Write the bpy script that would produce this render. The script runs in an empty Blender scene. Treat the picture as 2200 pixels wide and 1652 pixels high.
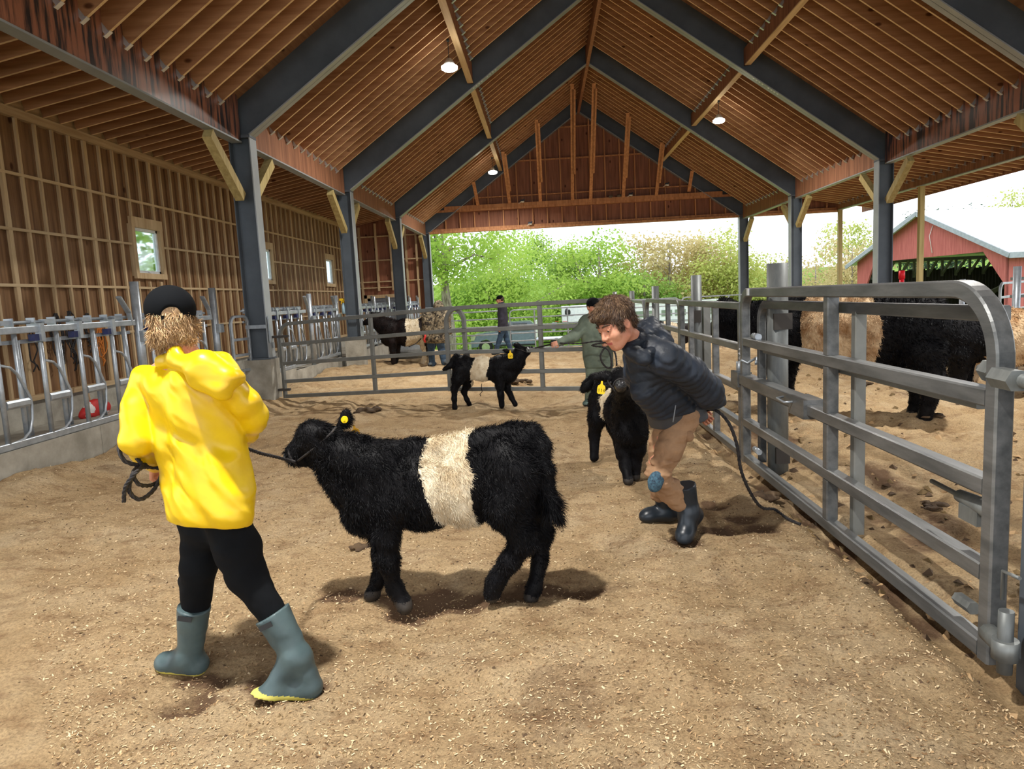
LAMP_W, SKY, EXPO = 380., 2.3, .06
import bpy, math, random
import numpy as np
from mathutils import Vector, Matrix, Euler
random.seed(7); rng = np.random.default_rng(7)
sc = bpy.context.scene; COL = sc.collection
# ------------------------------------------------------------------ camera model (same numbers place the camera and turn pixels into points)
YAW, PITCH, ROLL, FPX, CAMH = -.0506, -.1227, -.0501, 1519.0, 1.613
def _R():
    cy, sy, cp, sp, cr, sr = math.cos(YAW), math.sin(YAW), math.cos(PITCH), math.sin(PITCH), math.cos(ROLL), math.sin(ROLL)
    fwd = np.array([sy*cp, cy*cp, sp]); r0 = np.array([cy, -sy, 0.]); u0 = np.cross(r0, fwd)
    return np.array([cr*r0+sr*u0, -sr*r0+cr*u0, fwd])
CM = _R(); CO = np.array([0, 0, CAMH])
def ray(u, v): return CM.T @ np.array([(u-1100)/FPX, -(v-826)/FPX, 1.])
def atz(u, v, z=0.): d = ray(u, v); return CO + d*(z-CAMH)/d[2]
def aty(u, v, y): d = ray(u, v); return CO + d*y/d[1]
def atx(u, v, x): d = ray(u, v); return CO + d*x/d[0]
cam = bpy.data.cameras.new('camera'); camo = bpy.data.objects.new('camera', cam); COL.objects.link(camo)
cam.sensor_width = 36; cam.lens = FPX/2200*36; cam.clip_end = 500; cam.clip_start = .05
m = Matrix.Identity(4)
for i in range(3):
    m[i][0] = CM[0][i]; m[i][1] = CM[1][i]; m[i][2] = -CM[2][i]; m[i][3] = CO[i]
camo.matrix_world = m; sc.camera = camo
sc.view_settings.view_transform = 'Standard'; sc.view_settings.look = 'None'; sc.view_settings.gamma = 1
sc.view_settings.use_curve_mapping = False
# ------------------------------------------------------------------ materials
MATS = {}
def lin(c):
    return tuple(((x/255)/12.92 if x/255 <= .04045 else ((x/255+.055)/1.055)**2.4) for x in c)
def mat(name, rgb, rough=.6, metal=0., var=.12, scale=6., bump=0., bscale=60., stretch=None, rgb2=None, spec=.4, mix=(.35, .65), detail=5, coat=0, trans=0, emis=None, alpha=None, sheen=0, rnd=0.15):
    """principled material whose colour wanders with noise; stretch lengthens the noise along an axis (wood grain)"""
    if name in MATS: return MATS[name]
    M = bpy.data.materials.new(name); M.use_nodes = True; nt = M.node_tree; N = nt.nodes; L = nt.links
    b = N['Principled BSDF']
    b.inputs['Roughness'].default_value = rough; b.inputs['Metallic'].default_value = metal
    b.inputs['Specular IOR Level'].default_value = spec; b.inputs['Coat Weight'].default_value = coat
    if sheen: b.inputs['Sheen Weight'].default_value = sheen
    if trans: b.inputs['Transmission Weight'].default_value = trans
    c1 = lin(rgb); c2 = lin(rgb2) if rgb2 else tuple(x*(1-var) for x in c1)
    if not rgb2: c1 = tuple(min(1, x*(1+var)) for x in c1)
    tc = N.new('ShaderNodeTexCoord'); mp = N.new('ShaderNodeMapping'); L.new(tc.outputs['Object'], mp.inputs[0])
    oi = N.new('ShaderNodeObjectInfo'); vm = N.new('ShaderNodeVectorMath'); vm.operation = 'SCALE'
    cx = N.new('ShaderNodeCombineXYZ'); L.new(oi.outputs['Random'], cx.inputs[0]); L.new(oi.outputs['Random'], cx.inputs[1]); L.new(oi.outputs['Random'], cx.inputs[2])
    L.new(cx.outputs[0], vm.inputs[0]); vm.inputs['Scale'].default_value = 40; L.new(vm.outputs[0], mp.inputs['Location'])
    if stretch: mp.inputs['Scale'].default_value = stretch
    n = N.new('ShaderNodeTexNoise'); n.inputs['Scale'].default_value = scale; n.inputs['Detail'].default_value = detail; n.inputs['Roughness'].default_value = .6
    L.new(mp.outputs[0], n.inputs[0])
    r = N.new('ShaderNodeValToRGB'); r.color_ramp.elements[0].position = mix[0]; r.color_ramp.elements[1].position = mix[1]
    r.color_ramp.elements[0].color = c2+(1,); r.color_ramp.elements[1].color = c1+(1,)
    L.new(n.outputs[0], r.inputs[0]); out = r.outputs[0]
    if rnd:
        hs = N.new('ShaderNodeHueSaturation'); mr = N.new('ShaderNodeMapRange'); mr.inputs[3].default_value = 1-rnd; mr.inputs[4].default_value = 1+rnd
        L.new(oi.outputs['Random'], mr.inputs[0]); L.new(mr.outputs[0], hs.inputs['Value']); L.new(out, hs.inputs['Color']); out = hs.outputs[0]
    L.new(out, b.inputs['Base Color'])
    if bump:
        n2 = N.new('ShaderNodeTexNoise'); n2.inputs['Scale'].default_value = bscale; n2.inputs['Detail'].default_value = 6
        L.new(mp.outputs[0], n2.inputs[0]); bm_ = N.new('ShaderNodeBump'); bm_.inputs['Strength'].default_value = bump; bm_.inputs['Distance'].default_value = .02
        L.new(n2.outputs[0], bm_.inputs['Height']); L.new(bm_.outputs[0], b.inputs['Normal'])
    if emis: b.inputs['Emission Color'].default_value = lin(emis[0])+(1,); b.inputs['Emission Strength'].default_value = emis[1]
    M['_ramp'] = 1
    MATS[name] = M; return M
def wood(name, rgb, rgb2, ax='x', knots=True, rough=.65):
    st = {'x': (.35, 6, 6), 'y': (6, .35, 6), 'z': (6, 6, .35)}[ax]
    M = mat(name, rgb, rough, rgb2=rgb2, scale=2.2, stretch=st, bump=.15, bscale=6, spec=.25, mix=(.3, .7), rnd=.12)
    if knots:
        nt = M.node_tree; N = nt.nodes; L = nt.links; b = N['Principled BSDF']; src = b.inputs['Base Color'].links[0].from_socket
        mp2 = N.new('ShaderNodeMapping'); tc = [x for x in N if x.type == 'TEX_COORD'][0]; mp = [x for x in N if x.type == 'MAPPING'][0]
        L.new(tc.outputs['Object'], mp2.inputs[0]); L.new(mp.inputs['Location'].links[0].from_socket, mp2.inputs['Location'])
        s2 = {'x': (.55, 1, 1), 'y': (1, .55, 1), 'z': (1, 1, .55)}[ax]; mp2.inputs['Scale'].default_value = s2
        v = N.new('ShaderNodeTexVoronoi'); v.inputs['Scale'].default_value = 2.6; L.new(mp2.outputs[0], v.inputs[0])
        rr = N.new('ShaderNodeValToRGB'); rr.color_ramp.elements[0].position = .06; rr.color_ramp.elements[1].position = .11
        rr.color_ramp.elements[0].color = (.28, .2, .15, 1); rr.color_ramp.elements[1].color = (1, 1, 1, 1); L.new(v.outputs['Distance'], rr.inputs[0])
        mx = N.new('ShaderNodeMix'); mx.data_type = 'RGBA'; mx.blend_type = 'MULTIPLY'; mx.inputs[0].default_value = 1
        L.new(src, mx.inputs[6]); L.new(rr.outputs[0], mx.inputs[7]); L.new(mx.outputs[2], b.inputs['Base Color'])
    return M
# ------------------------------------------------------------------ mesh builder
class MB:
    def __init__(s): s.v = []; s.f = []; s.m = []; s.sm = []
    def add(s, vs, fs, mi=0, smooth=False):
        o = len(s.v); s.v += [tuple(map(float, p)) for p in vs]
        for f in fs: s.f.append(tuple(i+o for i in f)); s.m.append(mi); s.sm.append(smooth)
        return s
    def box(s, a, b, mi=0):
        x0, y0, z0 = [min(p, q) for p, q in zip(a, b)]; x1, y1, z1 = [max(p, q) for p, q in zip(a, b)]
        return s.add([(x0, y0, z0), (x1, y0, z0), (x1, y1, z0), (x0, y1, z0), (x0, y0, z1), (x1, y0, z1), (x1, y1, z1), (x0, y1, z1)],
                     [(0, 3, 2, 1), (4, 5, 6, 7), (0, 1, 5, 4), (1, 2, 6, 5), (2, 3, 7, 6), (3, 0, 4, 7)], mi)
    def bar(s, a, b, w, h, up=(0, 0, 1), mi=0, bev=0):
        """rectangular bar from a to b, w across, h along 'up'"""
        a = Vector(a); b = Vector(b); d = (b-a).normalized(); u = Vector(up)
        sd = d.cross(u)
        if sd.length < 1e-4: sd = d.cross(Vector((1, 0, 0)))
        sd.normalize(); u = sd.cross(d)
        sd *= w/2; u *= h/2
        if bev:
            e = bev; fs_ = [(-1, -1+e), (-1+e, -1), (1-e, -1), (1, -1+e), (1, 1-e), (1-e, 1), (-1+e, 1), (-1, 1-e)]
        else: fs_ = [(-1, -1), (1, -1), (1, 1), (-1, 1)]
        n = len(fs_); vs = [p+sd*x+u*y for p in (a, b) for x, y in fs_]
        fc = [tuple(range(n))[::-1], tuple(range(n, 2*n))]+[(i, (i+1) % n, n+(i+1) % n, n+i) for i in range(n)]
        return s.add(vs, fc, mi)
    def tube(s, pts, r, n=10, mi=0, caps=True, smooth=True, flat=1.):
        pts = [Vector(p) for p in pts]; R = r if isinstance(r, (list, tuple)) else [r]*len(pts)
        vs = []; prev = None
        for i, p in enumerate(pts):
            d = (pts[min(i+1, len(pts)-1)]-pts[max(i-1, 0)]).normalized()
            if prev is None:
                ax = Vector((0, 0, 1)) if abs(d.z) < .9 else Vector((1, 0, 0)); x = d.cross(ax).normalized()
            else: x = (prev-d*prev.dot(d)).normalized()
            prev = x; y = d.cross(x)
            for k in range(n):
                t = 2*math.pi*k/n; vs.append(p+x*math.cos(t)*R[i]+y*math.sin(t)*R[i]*flat)
        fs = [(i*n+k, i*n+(k+1) % n, (i+1)*n+(k+1) % n, (i+1)*n+k) for i in range(len(pts)-1) for k in range(n)]
        s.add(vs, fs, mi, smooth)
        if caps:
            o = len(s.v)-len(vs); s.f += [tuple(o+k for k in range(n))[::-1], tuple(o+len(vs)-n+k for k in range(n))]; s.m += [mi, mi]; s.sm += [False, False]
        return s
    def poly(s, pts, th, nrm, mi=0):
        """flat polygon pts extruded by th along nrm"""
        n = len(pts); nv = Vector(nrm).normalized()*th
        vs = [Vector(p) for p in pts]+[Vector(p)+nv for p in pts]
        return s.add(vs, [tuple(range(n))[::-1], tuple(range(n, 2*n))]+[(i, (i+1) % n, n+(i+1) % n, n+i) for i in range(n)], mi)
    def ball(s, c, r, n=12, mi=0, sc_=(1, 1, 1), rot=None):
        vs = []; rr = rot or Matrix.Identity(3); c = Vector(c)
        for i in range(n//2+1):
            a = math.pi*i/(n//2)
            for k in range(n):
                t = 2*math.pi*k/n; vs.append(c+rr@Vector((r*sc_[0]*math.sin(a)*math.cos(t), r*sc_[1]*math.sin(a)*math.sin(t), r*sc_[2]*math.cos(a))))
        fs = [(i*n+k, (i+1)*n+k, (i+1)*n+(k+1) % n, i*n+(k+1) % n) for i in range(n//2) for k in range(n)]
        return s.add(vs, fs, mi, True)
def origin(o):
    v = Vector((0, 0, 0))
    while o is not None: v += o.location; o = o.parent
    return v
def props(o, label=None, cat=None, group=None, kind=None):
    if label: o['label'] = label
    if cat: o['category'] = cat
    if group: o['group'] = group
    if kind: o['kind'] = kind
    return o
def thing(name, loc, label, cat, group=None):
    o = bpy.data.objects.new(name, None); COL.objects.link(o); o.location = tuple(map(float, loc)); o.empty_display_size = .1
    return props(o, label, cat, group)
def mk(name, verts, faces, mats, parent=None, mi=None, smooth=True, loc=None, label=None, cat=None, group=None, kind=None):
    """one mesh object from world-space vertices, given its own origin"""
    V = np.asarray(verts, dtype=float).reshape(-1, 3)
    if parent is not None: og = np.array(origin(parent))
    elif loc is not None: og = np.array(loc, float)
    else: og = np.array([(V[:, 0].min()+V[:, 0].max())/2, (V[:, 1].min()+V[:, 1].max())/2, V[:, 2].min()])
    me = bpy.data.meshes.new(name)
    F = faces if isinstance(faces, list) else faces.tolist()
    me.from_pydata((V-og).tolist(), [], F); me.update()
    for m_ in (mats if isinstance(mats, (list, tuple)) else [mats]): me.materials.append(m_)
    if mi is not None: me.polygons.foreach_set('material_index', np.asarray(mi, dtype=np.int32))
    if isinstance(smooth, bool): smooth = [smooth]*len(F)
    me.polygons.foreach_set('use_smooth', np.asarray(smooth, dtype=bool))
    o = bpy.data.objects.new(name, me); COL.objects.link(o)
    if parent is not None: o.parent = parent
    else: o.location = og.tolist()
    return props(o, label, cat, group, kind)
def build(mb, name, mats, parent=None, **kw):
    return mk(name, mb.v, mb.f, mats, parent, mi=mb.m, smooth=mb.sm, **kw)
def copy_tree(o, parent=None):
    c = o.copy(); COL.objects.link(c)
    if parent is not None: c.parent = parent
    for ch in list(o.children): copy_tree(ch, c)
    return c
def clone(o, delta, label=None, group=None):
    c = copy_tree(o); c.location = o.location+Vector(delta)
    if label: c['label'] = label
    if group: c['group'] = group
    return c
# ------------------------------------------------------------------ value noise and implicit surfaces
def vnoise(P, seed=0):
    """smooth value noise, P (n,3) -> about -1..1"""
    i = np.floor(P).astype(np.int64); f = P-i; f = f*f*(3-2*f); out = 0
    def h(a, b, c):
        x = (a*73856093) ^ (b*19349663) ^ (c*83492791) ^ (seed*2654435761); x = (x ^ (x >> 13))*1274126177; x = x ^ (x >> 16)
        return (x & 0xffff)/32767.5-1
    for a in (0, 1):
        for b in (0, 1):
            for c in (0, 1):
                w = (f[:, 0] if a else 1-f[:, 0])*(f[:, 1] if b else 1-f[:, 1])*(f[:, 2] if c else 1-f[:, 2])
                out = out+w*h(i[:, 0]+a, i[:, 1]+b, i[:, 2]+c)
    return out
def fbm(P, oct=4, seed=0):
    o = 0; a = 1.; 
    for k in range(oct): o = o+a*vnoise(P*2**k+k*17.3, seed+k); a *= .5
    return o
def sdf_eval(prims, lo, hi, vox, k=.03, disp=None):
    n = np.maximum(((hi-lo)/vox).astype(int)+2, 4); ax = [lo[i]+np.arange(n[i])*vox for i in range(3)]
    D = np.full(n, 9.)
    for p in prims:
        kk = p.get('k', k)
        if p['t'] == 'c':
            a, b, ra, rb = p['a'], p['b'], p['ra'], p['rb']; mn = np.minimum(a-ra, b-rb); mx = np.maximum(a+ra, b+rb)
        else:
            c, r = p['c'], p['r']; mm = max(r); mn = c-mm; mx = c+mm
        pad = 3*kk+3*vox; s0 = [max(0, int((mn[i]-pad-lo[i])/vox)) for i in range(3)]; s1 = [min(n[i], int((mx[i]+pad-lo[i])/vox)+2) for i in range(3)]
        if any(s1[i] <= s0[i] for i in range(3)): continue
        X = ax[0][s0[0]:s1[0], None, None]; Y = ax[1][None, s0[1]:s1[1], None]; Z = ax[2][None, None, s0[2]:s1[2]]
        if p['t'] == 'c':
            ab = b-a; L2 = max(1e-9, ab@ab); t = np.clip(((X-a[0])*ab[0]+(Y-a[1])*ab[1]+(Z-a[2])*ab[2])/L2, 0, 1)
            d = np.sqrt((X-a[0]-t*ab[0])**2+(Y-a[1]-t*ab[1])**2+(Z-a[2]-t*ab[2])**2)-(ra+(rb-ra)*t)
        else:
            R = p['R']; dx, dy, dz = X-c[0], Y-c[1], Z-c[2]
            q = [(R[j][0]*dx+R[j][1]*dy+R[j][2]*dz)/r[j] for j in range(3)]
            l = np.sqrt(q[0]**2+q[1]**2+q[2]**2)+1e-9; g = np.sqrt((q[0]/r[0])**2+(q[1]/r[1])**2+(q[2]/r[2])**2)+1e-9
            d = l*(l-1)/g
        sub = D[s0[0]:s1[0], s0[1]:s1[1], s0[2]:s1[2]]
        if p.get('op') == 'cut':
            h = np.maximum(kk-np.abs(sub+d), 0)/kk; sub[:] = np.maximum(sub, -d)+h*h*kk/4
        else:
            h = np.maximum(kk-np.abs(sub-d), 0)/kk; sub[:] = np.minimum(sub, d)-h*h*kk/4
    return D, ax
def surfnet(D, ax):
    S = D < 0; n = np.array(D.shape); A = [np.asarray(a) for a in ax]
    cs = np.zeros(n-1, np.int8)
    for i in (0, 1):
        for j in (0, 1):
            for k in (0, 1): cs += S[i:n[0]-1+i, j:n[1]-1+j, k:n[2]-1+k]
    act = (cs > 0) & (cs < 8); idx = np.full(act.shape, -1, np.int64); I = np.argwhere(act); idx[tuple(I.T)] = np.arange(len(I))
    acc = np.zeros((len(I), 3)); cnt = np.zeros(len(I))
    for axis in range(3):
        o = [a for a in range(3) if a != axis]
        for p in (0, 1):
            for q in (0, 1):
                a = I.copy(); a[:, o[0]] += p; a[:, o[1]] += q; b = a.copy(); b[:, axis] += 1
                da = D[tuple(a.T)]; db = D[tuple(b.T)]; c = (da < 0) != (db < 0); t = np.where(c, da/(da-db+1e-12), 0)
                P = a.astype(float); P[:, axis] += t; acc[c] += P[c]; cnt[c] += 1
    acc /= cnt[:, None]; st = np.array([a[1]-a[0] for a in A]); V = np.array([a[0] for a in A])+acc*st
    F = []
    for axis in range(3):
        o = [(axis+1) % 3, (axis+2) % 3]; sl0 = [slice(None)]*3; sl1 = [slice(None)]*3; sl0[axis] = slice(0, -1); sl1[axis] = slice(1, None)
        a = S[tuple(sl0)]; b = S[tuple(sl1)]; E = np.argwhere(a != b)
        E = E[(E[:, o[0]] > 0) & (E[:, o[1]] > 0) & (E[:, o[0]] < n[o[0]]-1) & (E[:, o[1]] < n[o[1]]-1)]
        q = []
        for p_, q_ in ((1, 1), (0, 1), (0, 0), (1, 0)):
            e = E.copy(); e[:, o[0]] -= p_; e[:, o[1]] -= q_; q.append(idx[tuple(e.T)])
        q = np.stack(q, 1); fl = a[tuple(E.T)]; q[~fl] = q[~fl][:, ::-1]; F.append(q)
    F = np.concatenate(F); return V, F[(F >= 0).all(1)]
def C(a, b, ra, rb=None, k=None, op=None):
    d = {'t': 'c', 'a': np.array(a, float), 'b': np.array(b, float), 'ra': ra, 'rb': ra if rb is None else rb}
    if k: d['k'] = k
    if op: d['op'] = op
    return d
def Ep(c, r, rot=(0, 0, 0), k=None, op=None, fr=None):
    R = np.array(Euler(rot).to_matrix().transposed()) if fr is None else np.array(fr)
    d = {'t': 'e', 'c': np.array(c, float), 'r': list(r), 'R': R}
    if k: d['k'] = k
    if op: d['op'] = op
    return d
def chain(pts, rs, k=None): return [C(pts[i], pts[i+1], rs[i], rs[i+1], k) for i in range(len(pts)-1)]
def frame(x, z):
    """rows = local axes: x along x, z near z"""
    x = np.array(x, float); x /= np.linalg.norm(x); z = np.array(z, float); y = np.cross(z, x); y /= np.linalg.norm(y); return np.array([x, y, np.cross(x, y)])
def blob(prims, vox=.012, k=.03, disp=None, planes=(), pad=.03, relax=1):
    ps = [p for p in prims if p.get('op') != 'cut']
    lo = np.min([np.minimum(p['a']-p['ra'], p['b']-p['rb']) if p['t'] == 'c' else p['c']-max(p['r']) for p in ps], 0)-pad
    hi = np.max([np.maximum(p['a']+p['ra'], p['b']+p['rb']) if p['t'] == 'c' else p['c']+max(p['r']) for p in ps], 0)+pad
    D, ax = sdf_eval(prims, lo, hi, vox, k)
    if disp is not None:
        m_ = np.abs(D) < .08; I = np.argwhere(m_); P = np.stack([ax[i][I[:, i]] for i in range(3)], 1); D[m_] += disp(P)
    for (c, nv) in planes:   # keep the side the normal points away from
        nv = np.array(nv, float); nv /= np.linalg.norm(nv)
        g = (ax[0][:, None, None]-c[0])*nv[0]+(ax[1][None, :, None]-c[1])*nv[1]+(ax[2][None, None, :]-c[2])*nv[2]
        D = np.maximum(D, g)
    return surfnet(D, ax)
def vnormals(V, F):
    a = V[F[:, 2]]-V[F[:, 0]]; b = V[F[:, 3]]-V[F[:, 1]]; fn = np.cross(a, b); N = np.zeros_like(V)
    for i in range(4): np.add.at(N, F[:, i], fn)
    return N/(np.linalg.norm(N, axis=1)[:, None]+1e-12)
def fur(V, F, n, length, width, flow, mask=None, clump=.5, lift=.45, seed=1, curl=0):
    """hairs as thin two-segment blades: returns verts, tris, base points. flow(P)->dir, length(P)->scale"""
    g = np.random.default_rng(seed); a = V[F[:, 2]]-V[F[:, 0]]; b = V[F[:, 3]]-V[F[:, 1]]; fn = np.cross(a, b); ar = np.linalg.norm(fn, axis=1)
    if mask is not None: ar = ar*mask(V[F].mean(1))
    fi = g.choice(len(F), n, p=ar/ar.sum()); u = g.random(n)[:, None]; w = g.random(n)[:, None]; q = V[F[fi]]
    P = (q[:, 0]*(1-u)+q[:, 1]*u)*(1-w)+(q[:, 3]*(1-u)+q[:, 2]*u)*w; Nn = fn[fi]/(np.linalg.norm(fn[fi], axis=1)[:, None]+1e-12)
    fl = flow(P); fl = fl-Nn*(fl*Nn).sum(1)[:, None]; fl /= np.linalg.norm(fl, axis=1)[:, None]+1e-9
    cl = np.stack([vnoise(P*22, s) for s in (3, 4, 5)], 1)*clump+g.normal(0, .22, (n, 3))
    d = fl*(1-lift)+Nn*lift+cl; d -= Nn*np.minimum((d*Nn).sum(1), .06)[:, None]*0; d /= np.linalg.norm(d, axis=1)[:, None]
    Ls = length(P)*(.6+.7*g.random(n)); Ls = Ls[:, None]; sd = np.cross(d, Nn+g.normal(0, .6, (n, 3))); sd /= np.linalg.norm(sd, axis=1)[:, None]+1e-9
    W = width*(.7+.6*g.random((n, 1))); base = P-Nn*.004; mid = base+d*Ls*.55+Nn*Ls*.05; d2 = d+fl*.35-Nn*.25+cl*curl; d2 /= np.linalg.norm(d2, axis=1)[:, None]; tip = mid+d2*Ls*.5
    VV = np.stack([base-sd*W/2, base+sd*W/2, mid+sd*W*.4, mid-sd*W*.4, tip], 1).reshape(-1, 3)
    o = np.arange(n)[:, None]*5; FF = np.concatenate([o+np.array([[0, 1, 2, 3]])], 0).tolist()+(o+np.array([[3, 2, 4]])).tolist()
    return VV, FF, P
# ================================================================== BUILDING
XL, XR, XC = -4.69, 8.17, 1.74
def YF(k): return 11.78+6.1*k if k > -1 else 11.78+7.2*k
SL = .703
M_joist = wood('joist_wood', (180, 134, 96), (144, 100, 68), 'x')
M_edge_lit = wood('joist_edge_lit', (232, 204, 162), (204, 168, 122), 'x', knots=False)  # floor-bounce light painted into the narrow joist faces
M_stud = wood('stud_wood', (206, 182, 144), (172, 144, 106), 'z', knots=False)
M_girt = wood('girt_wood', (206, 182, 144), (172, 144, 106), 'y', knots=False)
M_board = wood('siding_board', (142, 108, 74), (98, 70, 48), 'z')
M_deck = wood('roof_deck', (150, 112, 84), (116, 82, 60), 'y')
M_beam = wood('stained_beam', (158, 110, 82), (110, 72, 54), 'z', knots=False)
M_streak = mat('soot_streaks', (150, 98, 76), .3, rgb2=(40, 34, 38), scale=2.2, stretch=(3, 5, .5), mix=(.42, .56), spec=.6, rnd=0)
M_brace = wood('treated_timber', (188, 170, 118), (150, 132, 84), 'z', knots=False)
M_stud_g = wood('gable_stud', (196, 142, 98), (150, 100, 66), 'z', knots=False)
M_gable = wood('gable_plywood', (150, 100, 76), (112, 72, 54), 'z')
M_steel = mat('painted_steel', (84, 92, 100), .45, .2, var=.15, scale=1.5, rnd=.04)
M_steel_l = mat('pale_flange', (150, 156, 160), .45, .3, var=.1, scale=2, rnd=.03)
M_hanger = mat('zinc_hanger', (200, 202, 204), .35, .7, rnd=.05)
M_conc = mat('concrete', (176, 172, 160), .85, rgb2=(140, 136, 124), scale=3, bump=.25, bscale=18, detail=8)
M_galv = mat('galvanised', (176, 184, 190), .38, .55, rgb2=(150, 158, 166), scale=9, bump=.05, bscale=30, rnd=.05)
def roofz(X): return 4.76+SL*(X+4.83) if X < XC else 4.76+SL*(8.31-X)   # underside of the nave joists
Y0b, Y1b = -6.5, 30.3
# decks (the ceiling)
for (xa, za, xb, zb, nm) in [(-4.9, roofz(-4.9)+.33, XC, roofz(XC)+.33, 'nave left'), (XC, roofz(XC)+.33, 8.4, roofz(8.4)+.33, 'nave right'), (-8.2, 5.05, -4.8, 5.7, 'left'), (8.2, 5.71, 13.45, 4.71, 'right')]:
    b = MB(); n = 1; y = Y0b
    b.add([(xa, y, za), (xb, y, zb), (xb, Y1b+.5, zb), (xa, Y1b+.5, za), (xa, y, za+.05), (xb, y, zb+.05), (xb, Y1b+.5, zb+.05), (xa, Y1b+.5, za+.05)],
          [(0, 1, 2, 3), (7, 6, 5, 4), (0, 4, 5, 1), (1, 5, 6, 2), (2, 6, 7, 3), (3, 7, 4, 0)])
    o = build(b, 'ceiling', [M_deck]); props(o, kind='structure')
    o['label'] = {'nave left': 'brown plank roof deck over the left slope of the nave', 'nave right': 'brown plank roof deck over the right slope of the nave', 'left': 'plank roof over the left aisle beside the feed fence', 'right': 'plank roof over the open right side bay'}[nm]
# ---- joists: one mesh per kind, copied along the barn
def joist(name, a, b, w, h, label, group, hang_a=True, hang_b=False, hlen=.16):
    m_ = MB(); A = Vector(a); B = Vector(b); d = (B-A).normalized(); up = Vector((0, 1, 0)).cross(d); up = up if up.z > 0 else -up
    m_.bar(A+up*h/2, B+up*h/2, w, h, up); m_.m[2] = m_.m[4] = 1; t = build(m_, name, [M_joist, M_edge_lit]); props(t, label, 'joist', group)
    for f, P, dd in ((hang_a, A, d), (hang_b, B, -d)):
        if f:
            hb = MB()
            for s_ in (-1, 1): hb.bar(P+dd*.03+up*(hlen/2-.01)+Vector((0, s_*(w/2+.004), 0)), P+dd*.085+up*(hlen/2-.01)+Vector((0, s_*(w/2+.004), 0)), .006, hlen, up)
            hb.bar(P+dd*.0-up*.006, P+dd*.1-up*.006, w+.02, .01, up)
            build(hb, 'joist_hanger', [M_hanger], t)
    return t
bayname = {-1: 'in the bay overhead', 0: 'between first and second frames', 1: 'between second and third frames', 2: 'in the farthest bay'}
PX = [-1.55, 5.08]
segs = [('lower left slope', (-4.83, roofz(-4.83)), (-1.62, roofz(-1.62))), ('upper left slope', (-1.48, roofz(-1.48)), (XC-.06, roofz(XC-.06))),
        ('lower right slope', (8.31, roofz(8.31)), (5.15, roofz(5.15))), ('upper right slope', (5.01, roofz(5.01)), (XC+.06, roofz(XC+.06)))]
JY = [.52+.4067*j for j in range(13)]
for sn, a, b in segs:
    lab = 'brown roof joist of the %s, %s'
    yb = 11.06-.4067*12
    base = joist('roof_joist', (a[0], yb, a[1]), (b[0], yb, b[1]), .04, .29, lab % (sn, bayname[-1]), 'joists of the %s, %s' % (sn, bayname[-1]))
    for k in (-1, 0, 1, 2):
        for j, dy in enumerate(JY):
            yj = YF(k)+dy if k > -1 else yb+.4067*j
            if k == -1 and j == 0: continue
            clone(base, (0, yj-yb, 0), lab % (sn, bayname[k]), 'joists of the %s, %s' % (sn, bayname[k]))
lt = [('left aisle roof', (-4.95, 5.4), (-7.9, 4.845), False), ('right side bay roof', (8.42, 5.4), (12.13, 4.69), True), ('right outer overhang', (12.3, 4.66), (13.38, 4.45), False)]
for sn, a, b, hg in lt:
    lab = 'joist under the %s, %s'
    yb = 5.78
    base = joist('aisle_joist', (b[0], yb, b[1]), (a[0], yb, a[1]), .04, .24, lab % (sn, bayname[-1]), 'joists under the %s, %s' % (sn, bayname[-1]), hang_a=hg, hlen=.1)
    for k in (-1, 0, 1, 2):
        if k == -1 and 'left' not in sn: continue
        for j in range(15):
            if k == -1 and j == 0: continue
            clone(base, (0, (YF(k)+.1 if k > -1 else yb)-yb+.4067*j, 0), lab % (sn, bayname[k]), 'joists under the %s, %s' % (sn, bayname[k]))
    if 'left' not in sn:
        for ch in list(base.children): bpy.data.objects.remove(ch)
        bpy.data.objects.remove(base)
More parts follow.
